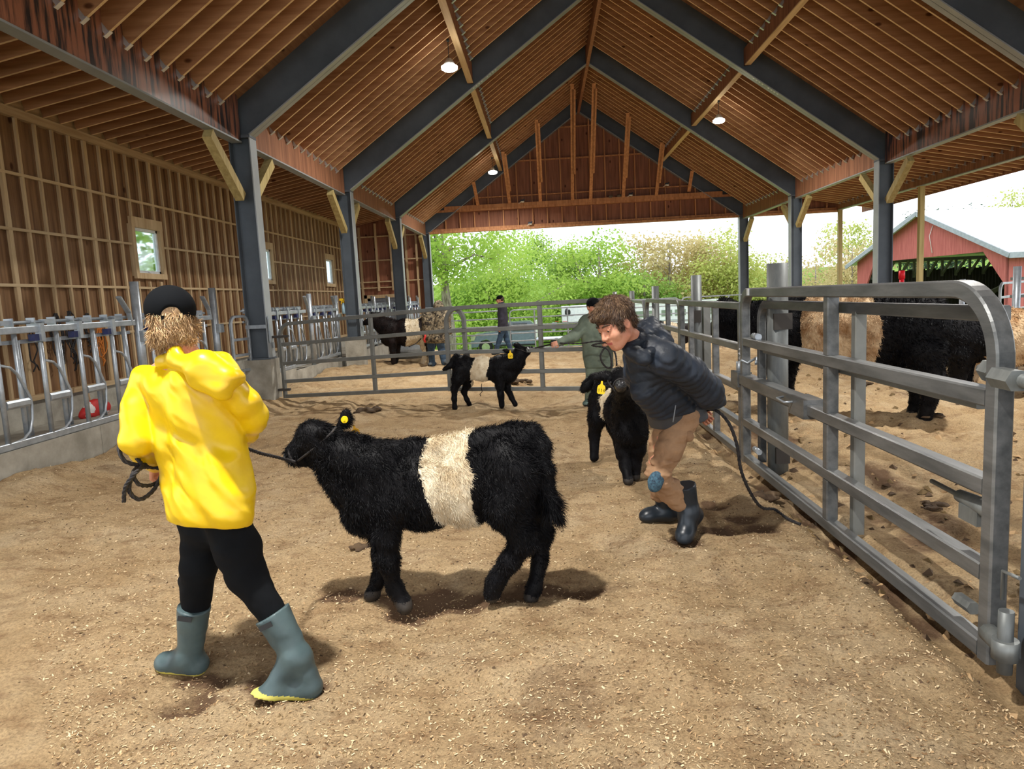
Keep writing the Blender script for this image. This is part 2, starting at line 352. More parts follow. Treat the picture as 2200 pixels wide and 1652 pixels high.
# ---- steel frames: rafters and columns
ordn = {-1: 'nearest', 0: 'first fully seen', 1: 'second', 2: 'third', 3: 'farthest'}
fr_lab = {-1: 'the frame beside the camera', 0: 'the first frame ahead', 1: 'the second frame', 2: 'the third frame', 3: 'the farthest frame'}
for k in range(-1, 4):
    y = YF(k)
    for side in (-1, 1):
        xe = XL if side < 0 else XR; D = .56; fw = .24
        e = Vector((xe, 0, 4.46)); a = Vector((XC, 0, 8.98)); d = (a-e).normalized(); up = Vector((-d.z*side*-1, 0, 0)); up = Vector((0, 1, 0)).cross(d)
        if up.z < 0: up = -up
        yc = y+.12; P0 = e+Vector((side*.36, 0, side*0-.253)); P0 = e-d*.44
        b = MB(); b.poly([(e.x+side*.38, yc-.006, 4.46), (e.x, yc-.006, 4.46), (a.x, yc-.006, a.z), (a.x, yc-.006, a.z+D*1.22), (e.x+side*.38, yc-.006, 4.46+D*1.0+.12)], .012, (0, 1, 0))
        t = thing('steel_rafter', (xe, yc, 4.4), 'grey steel rafter on the %s slope of %s' % ('left' if side < 0 else 'right', fr_lab[k]), 'beam', None)
        build(b, 'web', [M_steel], t)
        f = MB(); f.bar(e+Vector((0, yc, 0))+up*.01, a+Vector((0, yc, 0))+up*.01, fw, .02, up); build(f, 'bottom_flange', [M_steel_l], t)
        f = MB(); f.bar(e+Vector((side*.36, yc, 0)), e+Vector((side*.36, yc, .62)), fw, .016, (1, 0, 0)); f.bar((xe+side*.02, yc, 4.47), (xe+side*.38, yc, 4.47), fw, .02); build(f, 'end_plate', [M_steel], t)
        if k in (1, 2):
            h = MB()
            for q in range(9):
                if q % 5 == 4: continue
                s_ = e+d*((3.92 if side < 0 else 2.9)+q*.085)+Vector((0, y+.05, 0))-up*.004; h.bar(s_-d*.02, s_+d*.02, .07, .012, up)
            build(h, 'clip_row', [M_hanger], t)
        if k == -1 and side > 0: pass
        # column
        xo = xe+side*.36; z0 = .78 if side < 0 else .1
        t = thing('steel_column', (xe+side*.18, yc, z0), 'grey steel column on the %s side under %s' % ('left' if side < 0 else 'right', fr_lab[k]), 'column')
        f = MB(); f.box((xe, y, z0), (xe+side*.018, y+.26, 4.46)); build(f, 'inner_flange', [M_steel_l], t)
        f = MB(); f.box((xo, y, z0), (xo-side*.018, y+.26, 4.46)); f.box((xe+side*.018, yc-.008, z0), (xo-side*.018, yc+.008, 4.46)); build(f, 'web', [M_steel], t)
        f = MB(); f.box((xe-side*.02, y-.02, z0-.02), (xo+side*.02, y+.28, z0+.02)); f.box((xe-side*.005, y-.01, 4.42), (xo+side*.005, y+.27, 4.455)); build(f, 'base_plate', [M_steel], t)
        if side < 0:
            f = MB(); f.box((xe-.01, y-.03, 1.30), (xo, y-.005, 1.36)); f.box((xe+.012, y+.02, 1.05), (xe+.03, y+.1, 1.5)); f.box((xe+.012, y+.15, .95), (xe+.03, y+.2, 1.05)); build(f, 'bracket', [M_galv], t)
            f = MB(); f.box((xe-.42, y-.06, -.2), (xe+.03, y+(.34 if k < 3 else .18), .77)); o = build(f, 'concrete_plinth', [M_conc]); props(o, 'pale concrete plinth under the left grey column of %s' % fr_lab[k], 'plinth')
        # knee braces
        for s2 in (-1, 1):
            if side > 0 and k == 3 and s2 > 0: continue
            if k == 3 and s2 > 0: continue
            yy = (y if s2 < 0 else y+.26); b = MB(); xm = xe+side*.2
            b.bar((xm, yy+s2*.09, 3.46), (xm, yy+s2*1.08, 4.26), .14, .16, (0, 0, 1))
            o = build(b, 'knee_brace', [M_brace]); props(o, 'timber knee brace, %s of %s column, %s' % ('near side' if s2 < 0 else 'far side', 'left' if side < 0 else 'right', fr_lab[k]), 'brace')
    # beams along the barn, bay by bay
    if k < 3:
        bn = bayname[k]; y0, y1 = y+.27, YF(k+1)-.01
        for x0, x1, z0, z1, nm, lb in [(-4.97, -4.83, 4.36, 5.1, 'eave_beam', 'reddish stained eave beam on the left'), (8.31, 8.45, 4.36, 5.1, 'eave_beam', 'reddish stained eave beam on the right'),
                                       (PX[0]-.055, PX[0]+.055, 6.83, 7.3, 'purlin', 'brown mid purlin on the left slope'), (PX[1]-.055, PX[1]+.055, 6.83, 7.22, 'purlin', 'brown mid purlin on the right slope'),
                                       (XC-.05, XC+.05, 8.93, 9.55, 'ridge_beam', 'brown ridge beam at the roof peak'), (12.13, 12.3, 4.5, 4.92, 'outer_beam', 'reddish outer beam over the open right side')]:
            b = MB(); yn = YF(k+1); b.box((x0, y0 if nm in ('eave_beam',) else y+.13, z0), (x1, yn-.01 if nm == 'eave_beam' else yn+.11, z1)); t = build(b, nm, [M_streak if (k == -1 and nm == 'eave_beam') or (k == 0 and x0 > 8) else M_beam]); props(t, lb+', '+bn, 'beam')
            if nm == 'eave_beam' or nm == 'outer_beam' or nm == 'purlin':
                b = MB(); b.box((x0-.015, y0+.02, z0-.025), (x1+.015, y1-.02, z0)); build(b, 'pale_bottom_strip', [M_girt if nm == 'purlin' else M_steel_l], t)  # pale strip; on purlins it paints floor bounce onto the underside
b = MB(); b.poly([(13.4, Y0b, 4.40), (13.44, Y0b, 4.40), (13.44, Y0b, 4.74), (13.4, Y0b, 4.74)], Y1b-Y0b+.5, (0, 1, 0)); o = build(b, 'trim_1', [M_beam]); props(o, 'brown fascia board along the outer right roof edge', kind='structure')
for k, y in ((1, 17.7), (2, 23.78), (3, 30.05)):
    b = MB(); b.box((12.14, y-.07, -1.), (12.29, y+.08, 4.5)); o = build(b, 'timber_post', [M_brace]); props(o, 'slim timber post under the outer right beam, ' + {1: 'nearest of the row', 2: 'in front of the red barn', 3: 'farthest of the row'}[k], 'post')
# ---- left wall
XW = -7.91; wl = thing('wall_left', (XW, 18, 0), 'tall left wall of upright boards behind a grid of pale studs', None); wl['kind'] = 'structure'
wins = [(13.72, 14.62), (19.82, 20.72), (25.92, 26.82)]; wz = (2.45, 3.34)
b = MB(); y = 4.2; i = 0
while y < 30.3:
    y2 = min(y+.2, 30.3); off = .0 if i % 2 else .022; xs = XW-.045-off*1.3
    zs = [(.3, 5.1)]
    if any(y2 > w[0]-.02 and y < w[1]+.02 for w in wins): zs = [(.3, wz[0]-.06), (wz[1]+.06, 5.1)]
    for z0, z1 in zs: b.box((xs-.06, y, z0), (xs, y2, z1))
    y = y2; i += 1
for w in wins:   # jamb strips so no gap is left beside a window
    for z0, z1 in ((.3, wz[0]-.06), (wz[1]+.06, 5.1)): pass
build(b, 'siding', [M_board], wl)
n_ = 0; y = 10.44-.4067*15
while y < 30.1:
    dbl = (n_ % 5 == 0); w_ = .045 if not dbl else .08
    segz = [(.48, 4.72)]
    for w in wins:
        if w[0]-.09 < y < w[1]+.09: segz = [(.48, wz[0]-.16), (wz[1]+.2, 4.72)]
    b = MB()
    for z0, z1 in segz: b.box((XW-.044, y-w_/2, z0), (XW, y+w_/2, z1))
    build(b, 'stud', [M_stud], wl); y += .4067; n_ += 1
for z in (3.84, 3.0, 2.16, 1.32):
    b = MB(); y = 4.3
    for w in wins+[(99, 99)]:
        e = w[0]-.13 if w[0] < 90 else 30.1
        if z == 3.0: b.box((XW-.04, y, z-.02), (XW+.004, e, z+.025)); y = w[1]+.13
    if z != 3.0: b.box((XW-.04, 4.3, z-.02), (XW+.004, 30.1, z+.025))
    build(b, 'girt', [M_girt], wl)
b = MB(); b.box((XW-.14, 4.2, 4.70), (XW+.02, 30.2, 4.84)); b.box((XW-.2, 4.2, .4), (XW+.05, 30.1, .48)); build(b, 'wall_plate', [M_girt], wl); b = MB(); b.box((XW-.12, 4.2, 4.84), (XW-.03, 30.2, 5.07)); build(b, 'blocking_board', [M_girt], wl)
b = MB(); b.box((XW-.3, 4.2, -.4), (XW-.02, 30.3, .4)); build(b, 'concrete_footing', [M_conc], wl)
M_glass = mat('window_glass', (225, 240, 245), .03, 0, var=.02, trans=1., spec=.5, rnd=0); M_vinyl = mat('white_frame', (226, 230, 232), .4, rnd=.02)
for i, (a, c) in enumerate(wins):
    t = thing('window_%d' % (i+1), (XW, (a+c)/2, wz[0]), ['square window in the left wall, nearest, left of the first column', 'square window in the left wall just right of the first column', 'square window in the left wall, farthest, by the second column'][i], None); t['kind'] = 'structure'
    b = MB(); e = .11
    for (y0, y1, z0, z1) in ((a-e+.002, a, wz[0]-.01, wz[1]+.01), (c, c+e-.002, wz[0]-.01, wz[1]+.01), (a-e, c+e, wz[1], wz[1]+e*1.8), (a-e, c+e, wz[0]-e, wz[0])): b.box((XW-.15-(.004 if y1-y0 > .3 else 0), y0, z0), (XW+.015+(.005 if y1-y0 > .3 else 0), y1, z1))
    build(b, 'casing', [M_stud], t)
    b = MB(); e = .055
    for (y0, y1, z0, z1) in ((a, a+e, wz[0], wz[1]), (c-e, c, wz[0], wz[1]), (a, c, wz[1]-e, wz[1]), (a, c, wz[0], wz[0]+e)): b.box((XW-.13, y0, z0), (XW-.05, y1, z1))
    b.box((XW-.05, (a+c)/2-.05, wz[0]+.02), (XW-.02, (a+c)/2+.05, wz[0]+.045))
    build(b, 'window_frame', [M_vinyl], t)
    b = MB(); b.box((XW-.1, a+e, wz[0]+e), (XW-.092, c-e, wz[1]-e)); build(b, 'pane', [M_glass], t)
# ---- back wall: aisle part with the door, and the gable
YB = 30.22; wb = thing('wall_back', (XC, YB, 4.4), 'plywood gable wall framed with studs above the wide opening', None); wb['kind'] = 'structure'
b = MB(); b.poly([(-5.0, YB+.13, 4.47), (12.25, YB+.13, 4.47), (12.25, YB+.13, 4.8), (8.42, YB+.13, 5.6), (8.31, YB+.13, 4.9), (XC, YB+.13, 9.5), (-4.83, YB+.13, 4.9)], .03, (0, 1, 0)); build(b, 'sheathing', [M_gable], wb)
for j in range(22):
    x = XC-.03+(j-10.3)*.612
    if j == 11: x += .0
    zt = min(roofz(x), 9.2) if XL-.1 < x < XR+.1 else 0
    if zt < 4.7: continue
    b = MB(); b.box((x-.024, YB, 4.5), (x+.024, YB+.13, 5.25))
    if zt > 5.6: b.box((x-.024, YB, 5.52), (x+.024, YB+.13, zt))
    build(b, 'stud', [M_stud_g], wb)
b = MB(); b.box((-4.7, YB-.09, 5.27), (8.2, YB+.13, 5.36)); b.box((-4.0, YB-.12, 5.36), (7.5, YB-.05, 5.5)); build(b, 'ledge_beam', [M_stud_g], wb)
for z in (5.8, 7.2, 8.45):
    hw = (9.55-z)/SL-.1; b = MB(); b.box((max(-4.7, XC-hw), YB+.02, z-.02), (min(8.2, XC+hw), YB+.12, z+.03)); build(b, 'girt', [M_stud_g], wb)
b = MB(); b.box((-4.75, YB-.1, 4.42), (12.25, YB+.16, 4.5)); b.box((-4.75, YB-.02, 4.5), (12.25, YB+.02, 4.6)); build(b, 'header', [M_stud_g], wb)
for x in (8.9, 9.8, 10.9, 11.75):
    b = MB(); b.box((x-.03, YB, 4.5), (x+.03, YB+.13, 5.44-.19*(x-8.42))); build(b, 'stud', [M_joist], wb)
wa = thing('wall_aisle', (-6.4, YB, 0), 'back wall of the left aisle with brown board panels and pale studs', None); wa['kind'] = 'structure'
DX0, DX1, DZ = -7.55, -6.25, 1.86
b = MB(); b.box((-8.1, YB+.13, -.5), (DX0-.1, YB+.16, 4.9)); b.box((DX1+.1, YB+.13, -.5), (-4.95, YB+.16, 4.9)); b.box((DX0-.1, YB+.13, DZ+.1), (DX1+.1, YB+.16, 4.9))
b.poly([(-8.1, YB+.13, 4.9), (-4.95, YB+.13, 4.9), (-4.95, YB+.13, 5.6), (-8.1, YB+.13, 5.0)], .03, (0, 1, 0)); build(b, 'sheathing', [M_gable], wa)
for j, x in enumerate([-7.72, -7.02, -6.4, -6.1, -5.75, -5.3]):
    b = MB(); b.box((x-.04, YB, (DZ+.3) if DX0-.1 < x < DX1+.1 else -.4), (x+.04, YB+.13, 5.38+.19*(x+4.95))); build(b, 'stud', [M_stud], wa)
for z in (4.45, 3.45, 2.55, 2.3):
    b = MB(); b.box((-7.85, YB+.02, z-.025), (-5.0 if z > 2.4 else DX1+.2, YB+.12, z+.025)); build(b, 'girt', [M_girt], wa)
d = thing('door_1', ((DX0+DX1)/2, YB, -.45), 'grey barn door with diagonal bracing in a pale timber frame', None); d['kind'] = 'structure'
M_door = mat('grey_door', (126, 132, 140), .6, var=.1, scale=3, stretch=(6, 6, .5))
b = MB(); b.box((DX0-.12, YB-.02, -.45), (DX0, YB+.15, DZ+.14)); b.box((DX1, YB-.02, -.45), (DX1+.12, YB+.15, DZ+.14)); b.box((DX0-.12, YB-.02, DZ), (DX1+.12, YB+.15, DZ+.14)); build(b, 'door_frame', [M_stud], d)
b = MB(); b.box((DX0, YB+.08, -.45), (DX1, YB+.11, DZ)); build(b, 'door_panel', [M_door], d)
b = MB()
for (x0, x1, z0, z1) in ((DX0, DX0+.12, -.45, DZ), (DX1-.12, DX1, -.45, DZ), (DX0, DX1, DZ-.12, DZ), (DX0, DX1, .6, .72)): b.box((x0, YB+.05, z0), (x1, YB+.08, z1))
b.bar((DX0+.15, YB+.065, DZ-.14), (DX1-.55, YB+.065, .75), .03, .1); build(b, 'door_bracing', [M_door], d)
# loose brace boards between the roof and the gable ledge
for i, (ut, vt, ub, vb) in enumerate([(1017, 390, 1027, 441), (1080, 325, 1095, 437), (1152, 256, 1161, 432), (1229, 180, 1230, 430), (1276, 178, 1269, 428), (1349, 242, 1339, 424), (1422, 305, 1410, 420), (1487, 367, 1480, 411)]):
    B = aty(ub, vb, YB-.2); T = atx(ut, vt, B[0]) if abs(B[0]) > .4 else aty(ut, vt, 27.); 
    T = aty(ut, vt, 27.2) if not 24 < T[1] < 30.1 else T
    # slide the top along its sight line until it meets the joists
    best = min((abs(roofz(q[0])-.02-q[2]), y_) for y_ in np.arange(24.3, 30.0, .05) for q in [aty(ut, vt, y_)]); T = aty(ut, vt, best[1])
    t = thing('brace_board', (B[0], B[1], B[2]), ['short leftmost loose brace board between roof and gable ledge', 'second brace board from the left hanging from roof to gable ledge', 'third brace board from the left hanging from roof to gable ledge', 'tall brace board just left of the ridge', 'tall brace board just right of the ridge', 'third brace board from the right hanging from roof to gable ledge', 'second brace board from the right hanging from roof to gable ledge', 'short rightmost loose brace board between roof and gable ledge'][i], 'board')
    b = MB(); b.bar(B, T, .045, .13, (1, 0, 0)); build(b, 'long_board', [M_stud_g], t)
    if 0 < i < 7: B2 = Vector(B)*.75+Vector(T)*.25; b = MB(); b.bar(B2+Vector((.06, 0, 0)), Vector(T)*.96+Vector(B)*.04+Vector((.06, 0, 0)), .045, .13, (1, 0, 0)); build(b, 'sister_board', [M_stud_g], t)
# ---- lamps
M_lens = mat('lamp_lens', (255, 250, 240), .3, emis=((255, 248, 235), 30), rnd=0); M_black = mat('black_housing', (30, 32, 34), .5, rnd=.02)
lamp_lab = {(-1, 0): 'round white high bay lamp hanging under the left purlin, largest of the three seen', (1, 1): 'round white high bay lamp hanging on the right roof slope', (-1, 2): 'round white high bay lamp hanging far off on the left slope, smallest'}
for k in (-2, -1, 0, 1, 2):
    for side in ((-1,) if k % 2 == 0 else (1,)):
        x = PX[0]-.14 if side < 0 else PX[1]+.06; y = YF(k)+3.05 if k > -1 else (8.6 if k == -1 else 1.8); z = 6.24
        vis = (side, k) in lamp_lab
        t = thing('high_bay_lamp', (x, y, z), lamp_lab.get((side, k), 'round white high bay lamp on the %s slope in bay %s' % ('left' if side < 0 else 'right', {-2: 'behind the camera', -1: 'right above the camera side', 0: 'of the first frame', 1: 'of the second frame', 2: 'by the gable'}[k])), 'lamp', None)
        b = MB(); b.tube([(x, y, z+.06), (x, y, z+.1), (x, y, z+.18)], [.12, .1, .05], 20); build(b, 'housing', [M_hanger], t)
        b = MB(); b.tube([(x, y, z-.05), (x, y, z-.02), (x, y, z+.03), (x, y, z+.06)], [.11, .16, .165, .12], 20); build(b, 'lens', [M_lens], t)
        b = MB(); b.tube([(x, y, z+.18), (x, y, 6.8)], .008, 6); b.tube([(x, y, 6.75), (x, y, 6.80)], .03, 8); build(b, 'hanging_cord', [M_black], t)
        L = bpy.data.lights.new('lamp_light', 'AREA'); L.shape = 'DISK'; L.size = .26; L.energy = LAMP_W*(1.25 if k == -2 else 1); L.color = (1, .96, .90); L.spread = math.radians(150)
        lo = bpy.data.objects.new('lamp_light', L); COL.objects.link(lo); lo.parent = t; lo.location = (0, 0, -.06)
# ---- small birds and mud nests on the gable ledge
M_bird = mat('bird_dark', (60, 64, 74), .7); M_birdw = mat('bird_pale', (200, 196, 186), .7); M_mud = mat('mud', (88, 76, 66), .9, bump=.5)
for i, (u, v, lb) in enumerate([(1139, 480, 'small dark bird perched on the header beam left of the ridge'), (1122, 432, 'small dark bird on the ledge near the left brace boards'), (1355, 418, 'small pale breasted bird on the ledge between two brace boards'), (1433, 396, 'small bird perched on a girt to the right of the gable')]):
    P = aty(u, v, YB-.16); t = thing('barn_bird', P-np.array([0, 0, .06]), lb, 'bird'); s_ = 1.25
    V, F = blob([Ep(P, (.075*s_, .045*s_, .045*s_), (0, .5, 0)), Ep(P+np.array([.055, 0, .045])*s_, (.03*s_,)*3), C(P-np.array([.05, 0, .03]), P-np.array([.15, 0, .09]), .018, .01)], .01, .02)
    mk('body', V, F, [M_bird, M_birdw], t, mi=(V[F].mean(1)[:, 2] < P[2]-.01).astype(int))
for i, (u, v, lb) in enumerate([(1312, 422, 'dark mud nest on the gable ledge, left one'), (1330, 420, 'dark mud nest on the gable ledge, right one')]):
    P = aty(u, v, YB-.1); V, F = blob([Ep(P, (.1, .08, .07)), Ep(P+np.array([0, -.0, .07]), (.06, .05, .04), op='cut')], .014, .02, disp=lambda q: .01*vnoise(q*40)); o = mk('mud_nest', V, F, [M_mud]); props(o, lb, 'nest')
# ================================================================== FLOOR OF WOOD SHAVINGS
def sst(a, b, x): t = np.clip((x-a)/(b-a), 0, 1); return t*t*(3-2*t)
FEET_SHADE = []   # (x, y, radius, depth): trodden hollows, plus shade spots under the calf
for u, v in [(395, 1455), (470, 1450), (560, 1490), (650, 1470), (410, 1500)]: q = atz(u, v); FEET_SHADE.append((q[0], q[1], .13, .035))
for u, v in [(740, 1265), (960, 1262), (930, 1285), (1010, 1290), (1100, 1280), (1190, 1265), (1260, 1270), (880, 1300)]: q = atz(u, v); FEET_SHADE.append((q[0], q[1], .15, .04))  # hollows strung along the calf's cast shadow, darkened by the mask
for u, v in [(1480, 1160), (1530, 1080), (1580, 1110), (1640, 1130), (1560, 1140), (1450, 1070)]: q = atz(u, v); FEET_SHADE.append((q[0], q[1], .16, .05))
FEET_SHADE = np.array(FEET_SHADE)
def floor_h(X, Y, fine=True):
    X = np.asarray(X, float); Y = np.asarray(Y, float)
    P = np.stack([X.ravel(), Y.ravel(), 0*X.ravel()], 1)
    h = .045*fbm(P*.9, 3, 11)+.03*fbm(P*2.7, 3, 5)
    if fine: h = h+.017*fbm(P*9, 3, 9)+.016*np.maximum(0, vnoise(P*13, 4)-.1)-.03*np.maximum(0, vnoise(P*4.2, 14)-.35)
    h = h.reshape(X.shape)
    h = h*(1+.7*sst(1.9, 2.6, X)*sst(20, 14, Y))
    h = h*np.clip(.75+.25*(Y-3)/6, .6, 1.2)-.6*sst(19, 30, Y)
    h = h+.16*np.exp(-((X+5.0)/.5)**2)*(.4+.6*np.clip(vnoise(P*np.array([0, .8, 0])+3, 2).reshape(X.shape)+.5, 0, 1))
    h = h+.10*np.exp(-((X-1.15)/.35)**2)*sst(2, 3.5, Y)*sst(9, 6, Y)*0-.12*np.exp(-((X-1.82)/.13)**2)*sst(12, 11, Y)   # worn groove under the side gates
    for fx, fy, r, d in FEET_SHADE: h = h-d*np.exp(-((X-fx)**2+(Y-fy)**2)/(r*r*.6))
    h = np.where(X < -5.24, -.35, h); 
    return h-.01
ys = [-6.5, -3, -1, .2]; y = 1.0
while y < 30.6: ys.append(y); y *= 1+.0052 if y < 9 else 1.009
ys = np.array(ys+[31.2, 32.5]); xs = np.concatenate([np.array([-8.0, -5.27]), np.arange(-5.235, 2.6, .022), np.arange(2.6, 6.5, .035), np.arange(6.5, 8, .06), np.arange(8, 24.5, .3)])
GX, GY = np.meshgrid(xs, ys); GZ = floor_h(GX, GY); GZ[-1] -= 1.5; GZ[-2] -= .4
V = np.stack([GX, GY, GZ], 2).reshape(-1, 3)
# damp, turned-up bedding in the trodden hollows and in the manure band beyond the side gates, with calf and gate-groove shade painted in
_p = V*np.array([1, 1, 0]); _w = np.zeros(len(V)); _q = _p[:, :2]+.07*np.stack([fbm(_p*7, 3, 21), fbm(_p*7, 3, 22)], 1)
for fx, fy, r, d in FEET_SHADE: _w = np.maximum(_w, np.exp(-(((_q[:, 0]-fx)**2+(_q[:, 1]-fy)**2)/(r*r*.95))**2))
_w = _w*.95+.8*np.exp(-((_p[:, 0]-1.83)/.11)**2)*(_p[:, 1] < 12)*(.6+.6*fbm(_p*5, 2, 31)); _b = np.exp(-((_p[:, 0]-2.45-.1*_p[:, 1]*0)/.5)**2)*(_p[:, 1] < 13)  # the narrow strip paints groove shade below the side gates
DAMP_SHADE = np.clip(_w+_b*np.clip(.25+1.1*fbm(_p*np.array([2.4, 1.6, 0]), 4, 33), 0, .9)+.75*(_p[:, 0] > 2)*np.clip(1.5*fbm(_p*np.array([1.2, 1.2, 0]), 4, 35)-.35, 0, 1)+.6*(_p[:, 0] < 1.9)*np.clip(1.6*fbm(_p*np.array([1.5, 2.2, 0]), 4, 37)-.75, 0, 1), 0, 1)
ny, nx = GX.shape; ii = (np.arange(ny-1)[:, None]*nx+np.arange(nx-1)).ravel(); F = np.stack([ii, ii+1, ii+nx+1, ii+nx], 1)
def floor_mat():
    M = bpy.data.materials.new('wood_shavings'); M.use_nodes = True; nt = M.node_tree; N = nt.nodes; L = nt.links; b = N['Principled BSDF']; b.inputs['Roughness'].default_value = .95; b.inputs['Specular IOR Level'].default_value = .1
    tc = N.new('ShaderNodeTexCoord')
    def noise(s, d=6, r=.65, st=None):
        n = N.new('ShaderNodeTexNoise'); n.inputs['Scale'].default_value = s; n.inputs['Detail'].default_value = d; n.inputs['Roughness'].default_value = r
        if st: mp = N.new('ShaderNodeMapping'); mp.inputs['Scale'].default_value = st; L.new(tc.outputs['Object'], mp.inputs[0]); L.new(mp.outputs[0], n.inputs[0])
        else: L.new(tc.outputs['Object'], n.inputs[0])
        return n.outputs[0]
    def ramp(src, stops):
        r = N.new('ShaderNodeValToRGB'); e = r.color_ramp.elements
        while len(e) < len(stops): e.new(.5)
        for q, (p, c) in zip(e, stops): q.position = p; q.color = (c,)*3+(1,) if isinstance(c, (int, float)) else lin(c)+(1,)
        L.new(src, r.inputs[0]); return r.outputs[0]
    def mix(a, b_, f, mode='MIX', fac=None):
        m = N.new('ShaderNodeMix'); m.data_type = 'RGBA'; m.blend_type = mode
        if isinstance(f, (int, float)): m.inputs[0].default_value = f
        else: L.new(f, m.inputs[0])
        for s_, q in ((6, a), (7, b_)):
            if isinstance(q, tuple): m.inputs[s_].default_value = lin(q)+(1,)
            else: L.new(q, m.inputs[s_])
        return m.outputs[2]
    c = ramp(noise(1.3, 5), [(.3, (172, 144, 106)), (.5, (190, 164, 126)), (.7, (200, 178, 144))])
    c = mix(c, (138, 108, 78), ramp(noise(3.5, 8, .75, (1, 1.8, 1)), [(.5, 0.), (.68, .85)]))
    g = ramp(noise(75, 6, .75), [(.3, .5), (.5, 1.), (.7, 1.3)]); c = mix(c, g, 1., 'MULTIPLY')
    v = N.new('ShaderNodeTexVoronoi'); v.inputs['Scale'].default_value = 16; L.new(tc.outputs['Object'], v.inputs[0]); v2 = N.new('ShaderNodeTexNoise'); v2.inputs['Scale'].default_value = 3; L.new(tc.outputs['Object'], v2.inputs[0])
    th = N.new('ShaderNodeMath'); th.operation = 'LESS_THAN'; mm = N.new('ShaderNodeMath'); mm.operation = 'MULTIPLY'; mm.inputs[1].default_value = .34; pw = N.new('ShaderNodeMath'); pw.operation = 'POWER'; pw.inputs[1].default_value = 2.4
    L.new(v2.outputs[0], pw.inputs[0]); L.new(pw.outputs[0], mm.inputs[0]); L.new(v.outputs['Distance'], th.inputs[0]); L.new(mm.outputs[0], th.inputs[1]); 
    s2 = N.new('ShaderNodeMath'); s2.operation = 'MULTIPLY'; s2.inputs[1].default_value = .75; L.new(th.outputs[0], s2.inputs[0]); c = mix(c, (92, 72, 52), s2.outputs[0])
    at = N.new('ShaderNodeAttribute'); at.attribute_name = 'damp_shade'; ad = N.new('ShaderNodeMath'); ad.operation = 'MULTIPLY_ADD'; L.new(noise(30, 5, .7), ad.inputs[0]); ad.inputs[1].default_value = 1.1; ad.inputs[2].default_value = -.55; a2 = N.new('ShaderNodeMath'); a2.operation = 'ADD'; L.new(ad.outputs[0], a2.inputs[0]); L.new(at.outputs['Fac'], a2.inputs[1]); a3 = N.new('ShaderNodeMath'); a3.operation = 'MULTIPLY'; L.new(a2.outputs[0], a3.inputs[0]); L.new(at.outputs['Fac'], a3.inputs[1]); dm = ramp(a3.outputs[0], [(.12, 0.), (.7, .9)]); c = mix(c, (104, 80, 62), dm)
    L.new(c, b.inputs['Base Color'])
    bp = N.new('ShaderNodeBump'); bp.inputs['Strength'].default_value = .9; bp.inputs['Distance'].default_value = .012; L.new(noise(110, 8, .8), bp.inputs['Height'])
    bp2 = N.new('ShaderNodeBump'); bp2.inputs['Strength'].default_value = .6; bp2.inputs['Distance'].default_value = .05; L.new(noise(14, 6, .7), bp2.inputs['Height']); L.new(bp.outputs[0], bp2.inputs['Normal']); L.new(bp2.outputs[0], b.inputs['Normal'])
    return M
M_floor = floor_mat()
o = mk('floor', V, F, [M_floor], loc=(0, 0, 0)); _a = o.data.attributes.new('damp_shade', 'FLOAT', 'POINT'); _a.data.foreach_set('value', DAMP_SHADE.astype(np.float32)); props(o, 'trodden floor of tan wood shavings', kind='structure')
# loose flakes, straw bits and manure crumbs that catch the light
def scatter(name, n, size, mats, label, cat, seed, xr=(-5.2, 1.75), thick=.2, ymax=9., aspect=3., lift=.004, chunky=False):
    g = np.random.default_rng(seed); t = g.random(n); y = 1.7*(ymax/1.7)**(t**.9); hw = y*.78; x = g.uniform(-1, 1, n)*hw-.03*y; ok = (x > xr[0]) & (x < xr[1]); x, y = x[ok], y[ok]; n = len(x)
    z = floor_h(x, y)+lift; L = size*(.5+g.random(n)**2*1.4)*(1+.05*y); a = g.uniform(0, 2*math.pi, n); tl = g.normal(0, .35, n)
    d = np.stack([np.cos(a), np.sin(a), tl], 1); d /= np.linalg.norm(d, axis=1)[:, None]; s = np.stack([-np.sin(a), np.cos(a), g.normal(0, .4, n)], 1); P = np.stack([x, y, z], 1)
    A = (L/2)[:, None]; B = (L/2/aspect*(.6+.8*g.random(n)))[:, None]
    if not chunky:
        VV = np.stack([P-d*A-s*B*.7, P+d*A*.9-s*B, P+d*A+s*B*.8, P-d*A*.8+s*B], 1).reshape(-1, 3); FF = np.arange(n)[:, None]*4+np.arange(4); FF = FF.tolist(); mi = g.integers(0, len(mats), n)
    else:
        u = np.array([[-1, -.6, 0], [1, -.7, 0], [.8, .8, 0], [-.9, .6, 0], [-.1, .1, .75]]); VV = (P[:, None]+u[None, :, :1]*(d*A)[:, None]+u[None, :, 1:2]*(s*B)[:, None]+u[None, :, 2:]*np.array([0, 0, 1])*A[:, None]).reshape(-1, 3)
        FF = []; 
        for f in ((0, 1, 4), (1, 2, 4), (2, 3, 4), (3, 0, 4)): FF += (np.arange(n)[:, None]*5+np.array(f)).tolist()
        mi = np.tile(g.integers(0, len(mats), n), 4)
    o = mk(name, VV, FF, mats, mi=mi, smooth=False); props(o, label, cat, kind='stuff'); return o
fl = [mat('flake_%s' % n, c, .9, var=.08, rnd=0, spec=.1) for n, c in (('pale', (196, 172, 136)), ('tan', (180, 150, 112)), ('brown', (124, 98, 70)), ('cream', (212, 192, 156)))]
scatter('loose_shavings', 64000, .0085, fl, 'pale flakes of loose wood shavings strewn over the near floor', 'shavings', 5)
dk = [mat('crumb_dark', (84, 66, 48), .9, rnd=0), mat('crumb_olive', (112, 92, 60), .9, rnd=0)]
scatter('manure_crumbs', 6500, .011, dk, 'small dark manure crumbs scattered over the shavings', 'manure', 6, chunky=True, aspect=1.3, lift=-.002)
